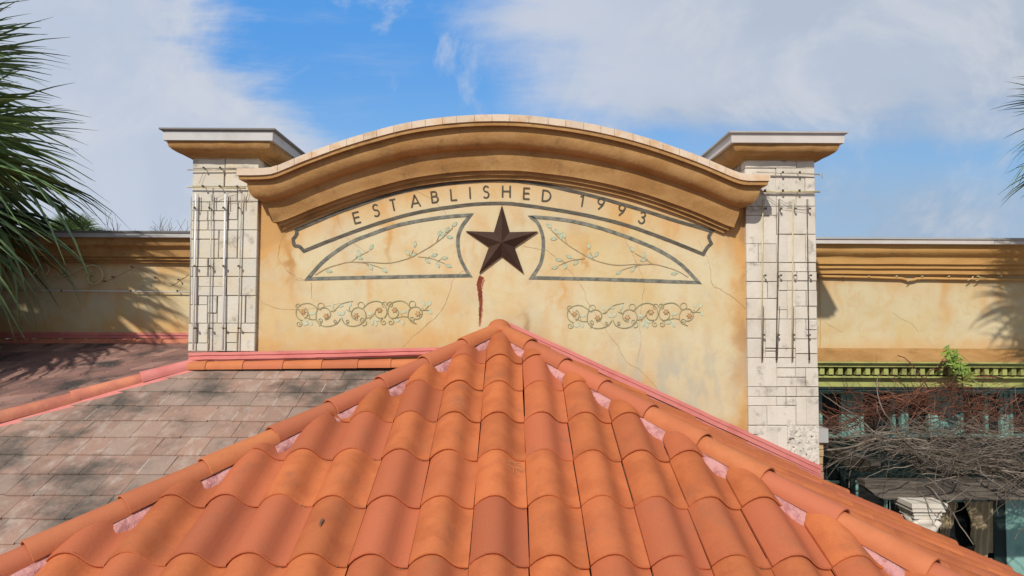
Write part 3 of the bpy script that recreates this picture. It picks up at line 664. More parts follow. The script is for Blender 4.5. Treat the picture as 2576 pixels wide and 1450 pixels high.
# ---- glass tubing on the pilasters
def tubing(label, name, horiz, vert, Y, group, rr=.0075):
    allp = [p for pts, *_ in horiz+vert for p in pts]
    c = P(allp[0][0], allp[0][1], Y)
    T = thing(name, label, 'tubing', (c.x, Y, c.z), group)
    for pts, m_, r in horiz+vert:
        q = [P(x, y, Y-.026) for x, y in pts]; r *= .78
        part('tube', MB().tube(q, r, 8).me('tube'), m_, T)
    return T
def clips(T, pts, Y, m_='clip'):
    me0 = MB().tube([(0,-.046,0),(0,.01,0)], .0032, 6).tube([(0,-.046,-.005),(0,-.046,.009)], .0078, 8).me('clip')
    for x, y in pts:
        c = P(x, y, Y); part('clip', me0, m_, T, Matrix.Translation((c.x, Y, c.z)))
cL = lambda x, y: ((x/2.196+400)/1.087, (y/2.196+320)/1.087)
vL = []
for x, m_, x2, r in ((298,'glass_tube',282,.0095),(392,'glass_dim',378,.006),(475,'glass_tube',460,.0095),(573,'glass_dim',549,.006)):
    vL.append(([cL(x, 462), cL(x+(x2-x)*.5, 900), cL(x2, 1400)], m_, r)); vL.append(([cL(x+13, 462), cL(x+13, 548)], 'glass_dim', .0045))
vL.append(([cL(270, 480), cL(262, 1240)], 'glass_dim', .005))
TL = tubing('white and clear glass tubes running up the left cream pilaster', 'glass_tubing', [([cL(248,318), cL(545,316)], 'glass_dim', .006), ([cL(248,422), cL(598,428)], 'glass_old', .0075)], vL, YP, 'sign tubing on the pilasters')
clips(TL, [cL(x, y) for y in (553, 900, 1270) for x in (306, 394, 478, 568)] + [cL(x, y) for x, y in ((360,315),(458,315),(355,424),(455,424),(560,426))], YP)
vR = []
for x, m_, x2 in ((395,'glass_old',385),(522,'tube_dark',500),(635,'glass_old',625),(745,'tube_dark',760)):
    vR.append(([cB(x, 712), cB(x+(x2-x)*.5, 1300), cB(x2, 1990)], m_ , .0055)); vR.append(([cB(x+11, 712), cB(x+11, 800)], 'glass_dim', .0045))
    vR.append(([cB(x+5, 1560), cB(x2+8, 1985)], 'tube_dark', .0035))
TR = tubing('rusty yellow and black tubes running down the right limestone pilaster', 'glass_tubing', [([cB(345,496), cB(700,506), cB(865,516)], 'glass_dim', .0065), ([cB(376,650), cB(848,652)], 'glass_old', .0095)], vR, YP, 'sign tubing on the pilasters')
clips(TR, [cB(x, y) for y, xs_ in ((795,(402,522,635,748)),(1320,(398,520,632,755)),(1788,(388,503,622,745))) for x in xs_] + [cB(x, y) for x, y in ((395,652),(535,652),(665,652),(535,510),(668,510))], YP)
for pts in ([(385,670),(470,720),(550,775),(640,790),(760,808)], [(335,712),(350,750),(372,770),(395,770)], [(295,735),(310,790),(350,798),(395,780)], [(530,710),(600,755),(700,775),(760,770)]):
    q = [P(*cB(x, y), YP-.02) for x, y in catmull(pts, 4)]
    part('wire', MB().tube(q, .0017, 4).me('wire'), 'wire', TR)
for pts in ([(360,520),(460,470),(560,440)], [(345,330),(318,400)], [(610,450),(605,480),(592,500)], [(480,505),(640,500)]):
    q = [P(*cL(x, y), YP-.02) for x, y in catmull(pts, 4)]
    part('wire', MB().tube(q, .0016, 4).me('wire'), 'wire', TL)
# torn end of the top right tube
q = [P(*cB(x, y), YP-.05) for x, y in ((845,515),(862,525),(868,548))]
part('broken_tube_end', MB().tube(q, .006, 6, taper=.3).me('e'), 'glass_dim', TR)

# ------------------------------------------------------------------ low side walls
def lowwall(label, x0, x1, ztop_y, zbot, pxx, ys, par_group, fn, metal, lip, cm):
    T = thing('low_parapet_wall', label, 'wall', ((x0+x1)/2, YL, zbot), par_group)
    zt = lambda y, p: P(pxx, y, YL-p).z
    ztop = zt(ys[-1], 0)
    wallgrid('wall_face', x0, x1, zbot, lambda x: ztop+.03, YL, .022, fn, T)
    boxpart('wall_core', 'block', T, x0, x1, YL+.004, YL+.30, zbot, zt(ys[0], .2)-.02)
    pr = list(zip((.162,.162,.160,.150,.120,.104,.101,.098,.096,.072,.072,.048,.046,.001), ys[2:]))
    vs = []; N = 40
    for i in range(N+1):
        x = x0+(x1-x0)*i/N
        for p, y in pr:
            wob = .004*noise.noise(Vector((x*3.1, y*.03, 5))); vs.append((x, YL-p+wob, zt(y, p)+wob))
    n = len(pr); fs = [(i*n+k, i*n+k+1, (i+1)*n+k+1, (i+1)*n+k) for i in range(N) for k in range(n-1)]
    me = mesh('cornice', vs, fs, True); recalc(me, .62)
    part('cornice', me, cm, T)
    zf1, zf0 = zt(ys[1], .21), zt(ys[2], .21)
    xx = x0
    while xx < x1-.01:
        xe = min(x1, xx+2.05); boxpart('fascia_panel', metal, T, xx, xe-.004, YL-.212, YL+.32, zf0, zf1); xx = xe
    boxpart('top_lip', lip, T, x0, x1, YL-.224, YL+.33, zf1+.0005, zf1+.018)
    return T
def stain_low(side):
    def fn(x, z):
        px, py = px_of(x, z, YL)
        n1 = fbm(x, z, 1.7, 6.1+side); n2 = fbm(x, z, 5, 2.2+side); n3 = fbm(x*2.4, z*.6, 4, 8+side)
        qx, qy = px+n2*18, py+n1*26
        if side == 0:
            o = .8*sst(36, 4, qy-662) + .75*sst(785, 828, qy) + .3*sst(-.1, .5, n1) + .3*sst(.1, .7, n3)
            dr = ((215,735,10,60,.7),(243,700,8,40,.5),(405,700,16,40,.6),(310,745,18,34,.4),(170,760,30,40,.4))
        else:
            o = .7*sst(34, 4, qy-694) + .8*sst(826, 874, qy) + .25*sst(-.05, .5, n1) + .25*sst(.15, .7, n3)
            dr = ((2085,730,8,34,.6),(2112,745,8,50,.75),(2378,765,17,60,.85),(2378,715,26,30,.5),(2475,755,16,40,.6),(2520,740,14,50,.6),(2250,715,30,26,.5),(2235,800,10,60,.3),(2430,725,30,24,.3))
        for cx, cy, rx, ry, k in dr: o += k*math.exp(-((qx-cx)/rx)**2-((py-cy)/ry)**2)
        gr = .22*sst(0, .6, n2) if side == 0 else .1*sst(0, .6, n2)
        return (min(.85, max(0, o*.72)), .25*sst(10, 0, qy-(660 if side == 0 else 694)), gr)
    return fn
XA = -6.6; LW0 = P(470, 700, YL).x + .12
zLb = P(240, 840, YL).z-.05
lowwall('low yellow parapet wall left of the cream pilaster, partly behind palm fronds', XA, LW0+.6, 583, zLb, 300, (583,586,597,601,611,617,622,627,630,638,646,647,654,655,661,662), 'low walls beside the curved parapet', stain_low(0), 'metal', 'metal_dark', 'cornice')
RW0 = P(2000, 700, YL).x - .25
zRb = P(2300, 878, YL).z-.02
LR = lowwall('low yellow parapet wall right of the limestone pilaster, with palm shadow', RW0, 7.4, 600, zRb, 2300, (600,603,614,618,630,637,643,648,651,658,665,666,676,677,690,691), 'low walls beside the curved parapet', stain_low(1), 'metal_pale', 'metal', 'cornice2')
crack([(2245,785),(2262,800),(2290,812),(2310,835)], Y=YL, par=LR); crack([(2075,810),(2090,822),(2118,835)], Y=YL, par=LR)
# building volume behind
BB = thing('building_core', 'rendered upper storey wall rising behind the pilasters and roofs', 'building', (0, 6.2, 0))
boxpart('rear_wall', 'block', BB, xlL+.05, xrR-.05, 5.75, 6.95, 0, H+.55)
boxpart('lower_wall', 'block', BB, xlL+.05, xrR-.05, YW+.36, 5.74, 0, H-.2)

# scrolls of tubing on the left low wall
def c2(x, y): return ((x/3.626)/1.087, (y/3.626+600)/1.087)
T = thing('scroll_tubing', 'yellowed glass scroll fixed to the left low wall beside the palm', 'tubing', P(*c2(700,540), YL))
q = [P(*p, YL-.05) for p in catmull([c2(*p) for p in ((500,612),(590,575),(700,530),(790,492),(850,470),(920,456),(980,478),(1018,540),(1000,600),(960,635),(910,642),(875,615),(870,580),(890,550),(930,540))], 5)]
part('tube', MB().tube(q, .0085, 8).me('tube'), 'glass_old', T)
q = [P(*p, YL-.05) for p in catmull([c2(*p) for p in ((330,545),(370,490),(410,455),(450,452),(482,480),(482,515),(462,540),(440,545))], 5)]
part('tube', MB().tube(q, .0085, 8).me('tube'), 'glass_old', T)
clips(T, [c2(*p) for p in ((668,545),(590,585),(905,565),(965,640),(960,455))], YL)
T = thing('wall_tube', 'long thin white tube running level across the left low wall', 'tubing', P(*c2(900,715), YL))
q = [P(*c2(x, y), YL-.04) for x, y in ((0,700),(660,708),(1240,714),(1870,722))]
part('tube', MB().tube(q, .006, 8).me('tube'), 'glass_tube', T); clips(T, [c2(x, 712) for x in (640, 1320, 1780)], YL)
d = Decal(YL, .003)                          # ghost of a removed scroll: dirt line and its stand-offs
for a, b in (((1040,618),(1140,576)), ((1140,576),(1330,477)), ((1380,482),(1560,585)), ((1560,585),(1680,668)), ((1690,668),(1790,600)), ((1790,600),(1870,548))):
    d.line([c2(*a), c2((a[0]+b[0])/2+3, (a[1]+b[1])/2+4), c2(*b)], .0055, jag=.4)
T = thing('tube_ghost', 'zigzag dirt line and stubs of a removed tube on the left low wall', 'stain mark', P(*c2(1400,560), YL))
d.put('dirt_line', 'crack', T); clips(T, [c2(*p) for p in ((1140,576),(1330,480),(1562,584),(1790,602),(1060,618))], YL)
# conduit along the right low wall
T = thing('wall_conduit', 'yellow painted conduit clipped under the right low cornice', 'conduit', P(2300, 700, YL))
q = [P(x, y, YL-.03) for x, y in catmull(((2058,695),(2080,696),(2180,698),(2240,700),(2268,701),(2285,706),(2300,704),(2320,701),(2460,703),(2700,706)), 3)]
part('tube', MB().tube(q, .013, 8).me('tube'), 'cornice2', T)
for cx, cy, r in ((2448,700,.05),(2465,703,.04),(2290,705,.03)):
    c = P(cx, cy, YL-.03); q = [(c.x+r*1.6*cos(a*.7)*(.6+.4*cos(a*1.3)), c.y-.01+.02*sin(a), c.z+r*.5*sin(a)) for a in [i*.45 for i in range(22)]]
    part('wire_bundle', MB().tube(q, .004, 5).me('w'), 'glass_old', T)
clips(T, [(x, 697) for x in (2115,2180,2249,2313,2380,2452,2510)], YL, 'glass_old')
q = [P(x, y, YL-.02) for x, y in ((2062,700),(2064,800),(2063,880),(2060,896))]
part('wire', MB().tube(q, .003, 5).me('w'), 'cornice2', T)

# ------------------------------------------------------------------ right courtyard facade
x0, x1 = xrR-.3, 7.4
zr = lambda y, Y, px=2300: P(px, y, Y).z
EN = thing('green_entablature', 'lime green dentilled cornice over the courtyard windows', 'cornice', (4, YL, zr(975, YL)))
mb = MB(); a0, a1 = zr(877, YL-.003), zr(910, YL-.22)
mb.add([(x0,YL-.002,a0),(x1,YL-.002,a0),(x1,YL-.22,a1),(x0,YL-.22,a1),(x0,YL-.22,a1-.012),(x1,YL-.22,a1-.012)], [(0,3,2,1),(3,4,5,2)])
part('sloped_ledge', mb.me('ledge'), 'cornice', EN)
for ya, yb_, p in ((911,914.5,.222),(915,918,.205),(918.5,924,.185)):
    boxpart('crown_moulding', 'green', EN, x0, x1, YL-p, YL+.1, zr(yb_, YL-p), zr(ya, YL-p))
boxpart('dentil_band', 'green_shaded', EN, x0, x1, YL-.075, YL+.1, zr(947, YL-.08), zr(924.5, YL-.1))
dz0, dz1 = zr(944, YL-.16), zr(925.5, YL-.16)
X = P(2063, 935, YL-.16).x; st_ = (P(2086, 935, YL-.16).x - X)
me = MB().bevbox(0, st_*.50, -.085, 0, 0, dz1-dz0, .003).me('dentil')
while X < x1-.1:
    part('dentil', me, 'green', EN, Matrix.Translation((X, YL-.0755, dz0))); X += st_
boxpart('lower_moulding', 'green', EN, x0, x1, YL-.155, YL+.1, zr(951, YL-.14), zr(947.3, YL-.14))
boxpart('frieze', 'green', EN, x0, x1, YL-.10, YL+.1, zr(974, YL-.10), zr(951.3, YL-.10))
boxpart('frieze_edge', 'teal_shaded', EN, x0, x1, YL-.11, YL+.1, zr(980, YL-.10), zr(974.3, YL-.10))

YF = 6.85
FA = thing('courtyard_facade', 'teal timber facade with dark windows and swagged curtains under the green cornice', 'building', (4, YF, 0))
boxpart('facade_wall', 'teal_shaded', FA, x0, x1, YF+.05, YF+.35, 0, zr(976, YF))
def fr(name, m_, xa_, xb_, ya, yb_, p, Y=YF, par=FA):
    a = P(xa_, yb_, Y-p); b = P(xb_, ya, Y-p)
    return boxpart(name, m_, par, a.x, b.x, Y-p, Y+.049, a.z, b.z)
def window(xa_, xb_, ya, yb_, mull=(), bars=()):
    a = P(xa_, yb_, YF); b = P(xb_, ya, YF); W_ = .028
    w_ = part('window', (lambda mb: mb.box(a.x-W_, a.x, YF-.03, YF+.05, a.z-W_, b.z+W_).box(b.x, b.x+W_, YF-.03, YF+.05, a.z-W_, b.z+W_).box(a.x, b.x, YF-.03, YF+.05, a.z-W_, a.z).box(a.x, b.x, YF-.03, YF+.05, b.z, b.z+W_))(MB()).me('window'), 'teal', FA)
    xs_ = [a.x]+[P(m_, (ya+yb_)/2, YF).x for m_ in mull]+[b.x]
    for m_ in mull:
        c = P(m_, 1, YF).x; boxpart('mullion', 'teal', w_, c-.016, c+.016, YF-.02, YF+.045, a.z, b.z)
    for i in range(len(xs_)-1):
        l = xs_[i]+(.016 if i else 0)+.001; r = xs_[i+1]-(.016 if i < len(xs_)-2 else 0)-.001
        boxpart('pane', 'glass', w_, l, r, YF+.02, YF+.03, a.z+.001, b.z-.001)
    return w_
window(2066, 2112, 990, 1092); window(2170, 2262, 990, 1092, (2222,)); window(2282, 2330, 990, 1092); window(2420, 2520, 990, 1092, (2448, 2486)); window(2545, 2660, 990, 1092, (2600,))
for xa_, xb_ in ((2118,2128),(2132,2160),(2268,2276),(2345,2368),(2372,2392),(2396,2412),(2526,2538)):
    fr('panel', 'teal', xa_, xb_, 985, 1100, .012)
fr('panel', 'teal_shaded', 2060, 2120, 1150, 1205, .02); fr('panel', 'teal_shaded', 2126, 2240, 1150, 1205, .02)
for xa_, xb_ in ((2120,2126),(2146,2150)): fr('post', 'teal_shaded', xa_, xb_, 1105, 1500, .05)
window(2068, 2112, 1215, 1420); window(2160, 2225, 1215, 1460); window(2362, 2500, 1262, 1600); window(2240, 2290, 1215, 1480)
fr('post', 'teal', 2344, 2356, 1255, 1620, .06); fr('post', 'teal', 2540, 2582, 1255, 1620, .10); fr('post', 'teal_shaded', 2508, 2530, 1255, 1620, .09)
def curtain(pts_top, pts_bot, px0, px1, n=26):
    vs = []; 
    for i in range(n+1):
        t = i/n
        tx = pts_top[0][0]+(pts_top[1][0]-pts_top[0][0])*t; ty = pts_top[0][1]
        # hem: catmull through pts_bot
        k = t*(len(pts_bot)-1); a = int(min(k, len(pts_bot)-2)); f_ = k-a
        bx = pts_bot[a][0]+(pts_bot[a+1][0]-pts_bot[a][0])*f_; by = pts_bot[a][1]+(pts_bot[a+1][1]-pts_bot[a][1])*f_
        for j in range(9):
            s = j/8; c = P(tx+(bx-tx)*s, ty+(by-ty)*s, YF-.11); vs.append((c.x, YF-.11+.02*sin(t*pi*9+s*.8), c.z))
    fs = [(i*9+j, (i+1)*9+j, (i+1)*9+j+1, i*9+j+1) for i in range(n) for j in range(8)]
    return mesh('curtain', vs, fs, True)
c_ = solo('curtain', curtain(((2368,1262),(2408,1262)), ((2362,1470),(2368,1440),(2378,1410),(2392,1330),(2408,1275)), 0, 0), 'cloth', 'narrow tan curtain hanging at the left of the courtyard window', 'curtain', 'curtains in the courtyard window')
c_ = solo('curtain', curtain(((2424,1262),(2498,1262)), ((2440,1290),(2444,1350),(2456,1395),(2476,1402),(2496,1390)), 0, 0), 'cloth', 'wide tan curtain gathered into a swag at the right of the courtyard window', 'curtain', 'curtains in the courtyard window')
c_ = solo('curtain', curtain(((2488,1405),(2496,1405)), ((2480,1520),(2488,1520),(2496,1520),(2506,1520)), 0, 0, 8), 'cloth', 'tail of tan cloth hanging below the gathered swag', 'curtain', 'curtains in the courtyard window')

# brick pier and grey block right of the limestone pilaster
T = thing('brick_pier', 'narrow tan brick pier with a grey stone on top beside the right pilaster', 'pier', (xrR+.03, 5.6, 0))
gz = P(2066, 1113, 5.42).z
boxpart('capping_stone', 'metal', T, xrR+.001, P(2081,1100,5.42).x, 5.40, 5.70, gz, P(2066,1078,5.42).z)
z = gz-.002; 
while z > gz-1.0:
    boxpart('brick', 'brick', T, xrR+.002, P(2072,1100,5.42).x+random.uniform(-.006,.006), 5.43+random.uniform(-.004,.004), 5.66, z-.052, z); z -= .058
boxpart('pier_base', 'brick', T, xrR+.002, xrR+.04, 5.435, 5.66, 0, z)

# pergola
def beam(label, A, B, wd, ht, shaped=True, name='pergola_beam', grp='weathered pergola timbers'):
    A, B = Vector(A), Vector(B); t = (B-A).normalized(); s = Vector((-t.y, t.x, 0)).normalized()
    prof_ = [(0, 0), (0, -.05*ht/.17), (.06, -.10*ht/.17), (.085, -.13*ht/.17), (.17, -ht), ((B-A).length, -ht), ((B-A).length, 0)] if shaped else [(0,0),(0,-ht),((B-A).length,-ht),((B-A).length,0)]
    vs = [A+t*a+s*(k*wd/2)+Vector((0,0,z)) for k in (-1, 1) for a, z in prof_]; n = len(prof_)
    me = mesh('beam', vs, [tuple(range(n)), tuple(range(2*n-1, n-1, -1))]+[(i, (i+1) % n, (i+1) % n+n, i+n) for i in range(n)]); recalc(me)
    return solo(name, me, 'wood', label, 'beam', grp)
YB = 5.85
a = P(2165, 1207, YB); zt_ = a.z
beam('grey weathered pergola beam with a stepped end, resting above the stone capital', (a.x, YB, zt_), (7.2, YB, zt_), .14, .150)
zt2 = zt_+.12
a = P(2288, 1158, 6.2)
for i, (px_, yy) in enumerate(((2288,5.5),)):
    beam('shaped grey rafter end lying across the pergola under the dead vines', (a.x, 6.25, a.z), (7.2, 6.25, a.z), .12, .12)
beam('grey rafter running back from the pergola beam at the right', (4.35, 5.5, zt_+.10), (4.35, YF-.12, zt_+.10), .07, .10)
beam('slanting grey brace behind the long pergola beam', P(2395,1185,6.3), P(2520,1245,5.95), .07, .07, False)
beam('dark rafter running back beside the brick pier', (3.05, 5.75, zt_+.17), (3.05, YF-.12, zt_+.17), .08, .12)

# stone column with capital
YC = 5.72; cc = P(2313, 1290, YC); T = thing('stone_column', 'pale stone column with a square moulded capital under the pergola beam', 'column', (cc.x, YC, 0))
k = YC/F; hw = 47*k*.92
zt3 = P(2313, 1266, YC-hw).z
mb = MB()
for w1, y_a, y_b in ((1.0,1268,1280),(.93,1280,1290),(.80,1290,1300),(.74,1300,1310)):
    za, zb_ = P(2313, y_a, YC-hw).z, P(2313, y_b, YC-hw).z
    mb.box(cc.x-hw*w1, cc.x+hw*w1, YC-hw*w1, YC+hw*w1, zb_+.0005, za)
part('abacus', mb.me('abacus'), 'stone_r', T)
boxpart('spacer_block', 'stone_r', T, cc.x-.05, cc.x+.02, YC+.06, YC+.14, P(2313,1268,YC-hw).z, zt_-.150)
zc0 = P(2313, 1310, YC-hw).z
part('capital_bell', MB().lathe((cc.x, YC, zc0-.32), [(.055,0),(.06,.02),(.058,.10),(.07,.14),(.095,.17),(.105,.21),(.085,.24),(.10,.27),(.12,.318)], 20).me('bell'), 'stone_r', T)
for s1 in (-1, 1):
    for s2 in (-1, 1):
        part('volute', MB().tube([(cc.x+s1*(.06+.04*t_), YC+s2*(.06+.04*t_), zc0-.02-.10*(1-t_)) for t_ in (0,.3,.6,1)], .028, 8, taper=.8).me('volute'), 'stone_r', T)
part('shaft', MB().lathe((cc.x, YC, 0), [(.085,0),(.085,.1),(.07,.12),(.055,zc0-.33)], 20).me('shaft'), 'stone_r', T)

# ------------------------------------------------------------------ tiled hip roof
S = .25; EY = .36; EZ = .146; E = sqrt(EY*EY+EZ*EZ)
def hgt(t):
    pts = [(0,.012),(.04,.025),(.10,.041),(.18,.055),(.28,.068),(.38,.072),(.47,.070),(.55,.061),(.62,.046),(.70,.024),(.78,.008),(.86,.001),(.94,.000),(1.0,.003),(1.03,.004)]
    for (a, x), (b, y) in zip(pts, pts[1:]):
        if t <= b: return x+(y-x)*(t-a)/(b-a)
    return pts[-1][1]
TS = [0,.04,.10,.18,.28,.38,.47,.55,.62,.70,.78,.86,.94,.984]
def stile(L=E+.055, seed=0):
    rnd = random.Random(seed); n = len(TS); thk = .013; vs = []; fs = []; lift = .015
    rows = [(0, 0), (L*.5, 0), (L, 0)]
    for j, (y, _) in enumerate(rows):
        for t in TS:
            z = hgt(t) + lift*(1-y/L) + .0006*rnd.uniform(-1, 1)
            vs.append((t*S, y + (0 if j else .0015*rnd.uniform(-1,1)), z))
    top = [(j*n+i, j*n+i+1, (j+1)*n+i+1, (j+1)*n+i) for j in range(2) for i in range(n-1)]
    mb = MB(); mb.add(vs, top, True)
    # rolled front edge, underside, sides
    fv = []; 
    for t in TS: fv.append((t*S, 0.0, hgt(t)+lift))
    for t in TS: fv.append((t*S, -.0030, hgt(t)+lift-.004))
    for t in TS: fv.append((t*S, -.0020, hgt(t)+lift-thk))
    for t in TS: fv.append((t*S, L, hgt(t)-thk))
    mb.add(fv, [(a*n+i, (a+1)*n+i, (a+1)*n+i+1, a*n+i+1)[::-1] for a in range(3) for i in range(n-1)], True)
    mb.add([(0,0,hgt(0)+lift),(0,L,hgt(0)),(0,L,hgt(0)-thk),(0,0,hgt(0)+lift-thk)], [(0,1,2,3)])
    x_ = TS[-1]*S; e_ = hgt(.984)
    mb.add([(x_,0,e_+lift),(x_,L,e_),(x_,L,e_-thk),(x_,0,e_+lift-thk)], [(3,2,1,0)])
    return mb.me('tile')
tile_me = [stile(seed=i) for i in range(3)]
def bisect_me(me, mw, planes):
    bm = bmesh.new(); bm.from_mesh(me); bm.transform(mw)
    for co, no in planes:
        bmesh.ops.bisect_plane(bm, geom=bm.verts[:]+bm.edges[:]+bm.faces[:], plane_co=co, plane_no=no, clear_outer=True, clear_inner=False)
    if not bm.faces: bm.free(); return None
    bm.transform(mw.inverted()); m2 = bpy.data.meshes.new(me.name); bm.to_mesh(m2); bm.free()
    return m2
def place(me, mw, planes, name, m_, par):
    cs = [mw @ Vector(v.co) for v in me.vertices]
    need = []
    for co, no in planes:                    # no points outward
        ds = [(c-co).dot(no) for c in cs]
        if min(ds) > -.004: return None
        if max(ds) > 0: need.append((co, no))
    if need:
        me = bisect_me(me, mw, need)
        if me is None: return None
    return part(name, me, m_, par, mw)
APX = Vector((-.09, 5.14, H-.108))
hl = Vector((-.303, -.36, -.146)); hr = Vector((.277, -.36, -.146))
nl_ = Vector((-.36, .303, 0)).normalized(); nr_ = Vector((.36, .277, 0)).normalized()   # outward normals of vertical planes through the hips (from the front face)
ROOF = thing('tiled_hip_roof', 'bright terracotta hip roof of S shaped tiles in the foreground', 'roof', (APX.x, APX.y-1, APX.z-.5))
cosA, sinA = EY/E, EZ/E
def jm():                                   # small laying irregularities
    return Matrix.Rotation(RAD(random.uniform(-.5,.5)), 4, 'Z') @ Matrix.Rotation(RAD(random.uniform(-.5,.5)), 4, 'X') @ Matrix.Translation((random.uniform(-.0015,.0015), random.uniform(-.004,.004), random.uniform(0,.002)))
def frame(Uv, Vv, Nv, O): return Matrix(((Uv.x,Vv.x,Nv.x,O.x),(Uv.y,Vv.y,Nv.y,O.y),(Uv.z,Vv.z,Nv.z,O.z),(0,0,0,1)))
back = (Vector((0, YW-.015, 0)), Vector((0,1,0)))
# front face
Uv, Vv, Nv = Vector((1,0,0)), Vector((0,cosA,sinA)), Vector((0,-sinA,cosA))
cnt = 0
for i in range(-3, 7):
    for j in range(-15, 15):
        O = Vector((.084+j*S, 2.88+EY*i, H-1.025+EZ*i))
        if abs(O.x+.12) > max(1.1, .80*O.y+.35): continue
        if place(random.choice(tile_me), frame(Uv, Vv, Nv, O) @ jm(), [(APX+nl_*-.042, nl_), (APX+nr_*-.042, nr_), back], 'tile', 'clay', ROOF): cnt += 1
# grit and moss caught under the tile noses
mb = MB(); rr_ = random.Random(3)
for i in range(-2, 7):
    for j in range(-12, 12):
        x0_ = .084+j*S; y0_ = 2.88+EY*i; z0_ = H-1.025+EZ*i
        if x0_+.2 < APX.x-(APX.y-y0_)*.303/.36+.15 or x0_+.2 > APX.x+(APX.y-y0_)*.277/.36-.15: continue
        if rr_.random() < .15: continue
        for _ in range(rr_.randint(4, 10)):
            t_ = rr_.gauss(.86, .075); x_ = x0_+t_*S; d_ = rr_.uniform(-.003, .010); z_ = z0_+hgt(min(1.02, max(.6, t_)))+.004-d_*EZ/EY*0
            q_ = Vector((x_, y0_-d_, z_)); r_ = rr_.uniform(.0030, .0078)
            vs = [q_+Vector((rr_.uniform(-1,1), rr_.uniform(-1,1), rr_.uniform(-.5,.9)))*r_ for _k in range(5)]
            mb.add(vs, [(0,1,2),(0,2,3),(0,3,4),(1,2,4),(2,3,4),(0,1,4)])
dbr = part('grit', mb.me('grit'), 'grit', ROOF); dbr['kind'] = 'stuff'
# right face: slopes down to +x
def gframe(gx, gy):
    N_ = Vector((-gx, -gy, 1)).normalized(); V_ = Vector((gx, gy, gx*gx+gy*gy)).normalized(); return V_.cross(N_), V_, N_
Uv, Vv, Nv = gframe(-.465, (.146-.277*.465)/.36)
rg = 0
for i in range(0, 12):
    for j in range(0, 14):
        O = APX - Vv*E*(i+1) + Uv*(.16-S*(j+1)) + Nv*.002
        if O.y < .55*O.x+.35: continue
        if O.x > 4.0: continue
        if place(random.choice(tile_me), frame(Uv, Vv, Nv, O) @ jm() @ Matrix.Rotation(RAD(-1.6), 4, 'X'), [(APX+nr_*.035, -nr_), back], 'tile', 'clay', ROOF): rg += 1
# left face
Uv, Vv, Nv = gframe(.146/.303, 0)
# shingle roof plane (meets the wall below the flashing)
SL = .45; ZP = H-.351
def zP1(Y): return ZP-SL*(5.2-Y)
nP = Vector((0, -SL, 1)).normalized(); pP = Vector((0, 5.2, ZP))
lf = 0
for i in range(0, 8):
    for j in range(0, 13):
        O = APX - Vv*E*(i+1) - Uv*(.05-S*j)
        if O.x < -.80*O.y-.2: continue
        if (O-pP).dot(nP) < -.16: continue
        if place(random.choice(tile_me), frame(Uv, Vv, Nv, O) @ jm(), [(APX+nl_*.035, -nl_), (pP+nP*-.01, -nP), back], 'tile', 'clay', ROOF): lf += 1
print('TILES', cnt, rg, lf)
# decks under the tiles
def under(v, d_): return (v.x, v.y, v.z-d_)
K = 12
A0 = APX; AL = APX+hl*K; AR = APX+hr*K; ALb = Vector((AL.x, YW-.01, AL.z)); ARb = Vector((AR.x, YW-.01, AR.z)); Ab = Vector((APX.x, YW-.01, APX.z))
mb = MB(); mb.add([under(v, .035) for v in (A0, AL, AR, ALb, ARb, Ab)], [(0,1,2),(0,5,3,1),(0,2,4,5)])
me = mb.me('deck'); deck_planes = [(Vector((0,1.75,0)), Vector((0,-1,0))), (Vector((3.98,0,0)), Vector((1,0,0))), (pP+nP*-.03, -nP)]
bm = bmesh.new(); bm.from_mesh(me)
for co, no in deck_planes[:2]:
    bmesh.ops.bisect_plane(bm, geom=bm.verts[:]+bm.edges[:]+bm.faces[:], plane_co=co, plane_no=no, clear_outer=True)
bm.to_mesh(me); bm.free(); part('roof_deck', me, 'underlay', ROOF)
# hip tiles, mortar
def halfbarrel(L, r0_, r1_, n=12, thk=.010, arc=205):
    mb = MB(); R1 = []; 
    A_ = [RAD(90-arc/2+arc*i/n) for i in range(n+1)]
    rings = [(0, r0_), (L*.5, (r0_+r1_)/2), (L, r1_)]
    vs = [(r*cos(a), y, r*sin(a)) for y, r in rings for a in A_]
    mb.add(vs, [(j*(n+1)+i, j*(n+1)+i+1, (j+1)*(n+1)+i+1, (j+1)*(n+1)+i) for j in range(2) for i in range(n)], True)
    fr_ = [(r*cos(a), y, r*sin(a)) for y, r in ((0, r0_), (-.003, r0_-.003), (-.002, r0_-thk), (L, r1_-thk)) for a in A_]
    mb.add(fr_, [(j*(n+1)+i+1, j*(n+1)+i, (j+1)*(n+1)+i, (j+1)*(n+1)+i+1) for j in range(3) for i in range(n)], True)
    me = mb.me('hip_tile'); recalc(me); return me
hb = halfbarrel(.43, .073, .063, arc=185)
def hiprow(dirv, start, n, name, m_, par, me, exp, lift, tl=.0):
    t = (-dirv).normalized(); sd = t.cross(Vector((0,0,1))).normalized(); nn = sd.cross(t).normalized()
    for k in range(n):
        O = start + dirv.normalized()*(exp*(k+1)) + nn*(lift)
        j_ = Matrix.Rotation(RAD(random.uniform(-.9,.9)), 4, 'Z') @ Matrix.Rotation(RAD(-1.3+random.uniform(-.3,.3)), 4, 'X') @ Matrix.Rotation(RAD(random.uniform(-2,2)), 4, 'Y')
        part(name, me, m_, par, frame(sd, t, nn, O) @ j_ @ Matrix.Translation((random.uniform(-.003,.003), 0, random.uniform(-.001,.002))))
hiprow(hl, APX+Vector((0,0,0)), 11, 'hip_tile', 'clay_hip', ROOF, hb, .385, .040)
hiprow(hr, APX+Vector((0,0,0)), 11, 'hip_tile', 'clay_hip', ROOF, hb, .385, .040)
mb = MB(); mb.lathe((APX.x+.005, APX.y+.0, APX.z+.02), [(.090,-.03),(.092,.02),(.086,.05),(.066,.082),(.03,.102),(.001,.106)], 16)
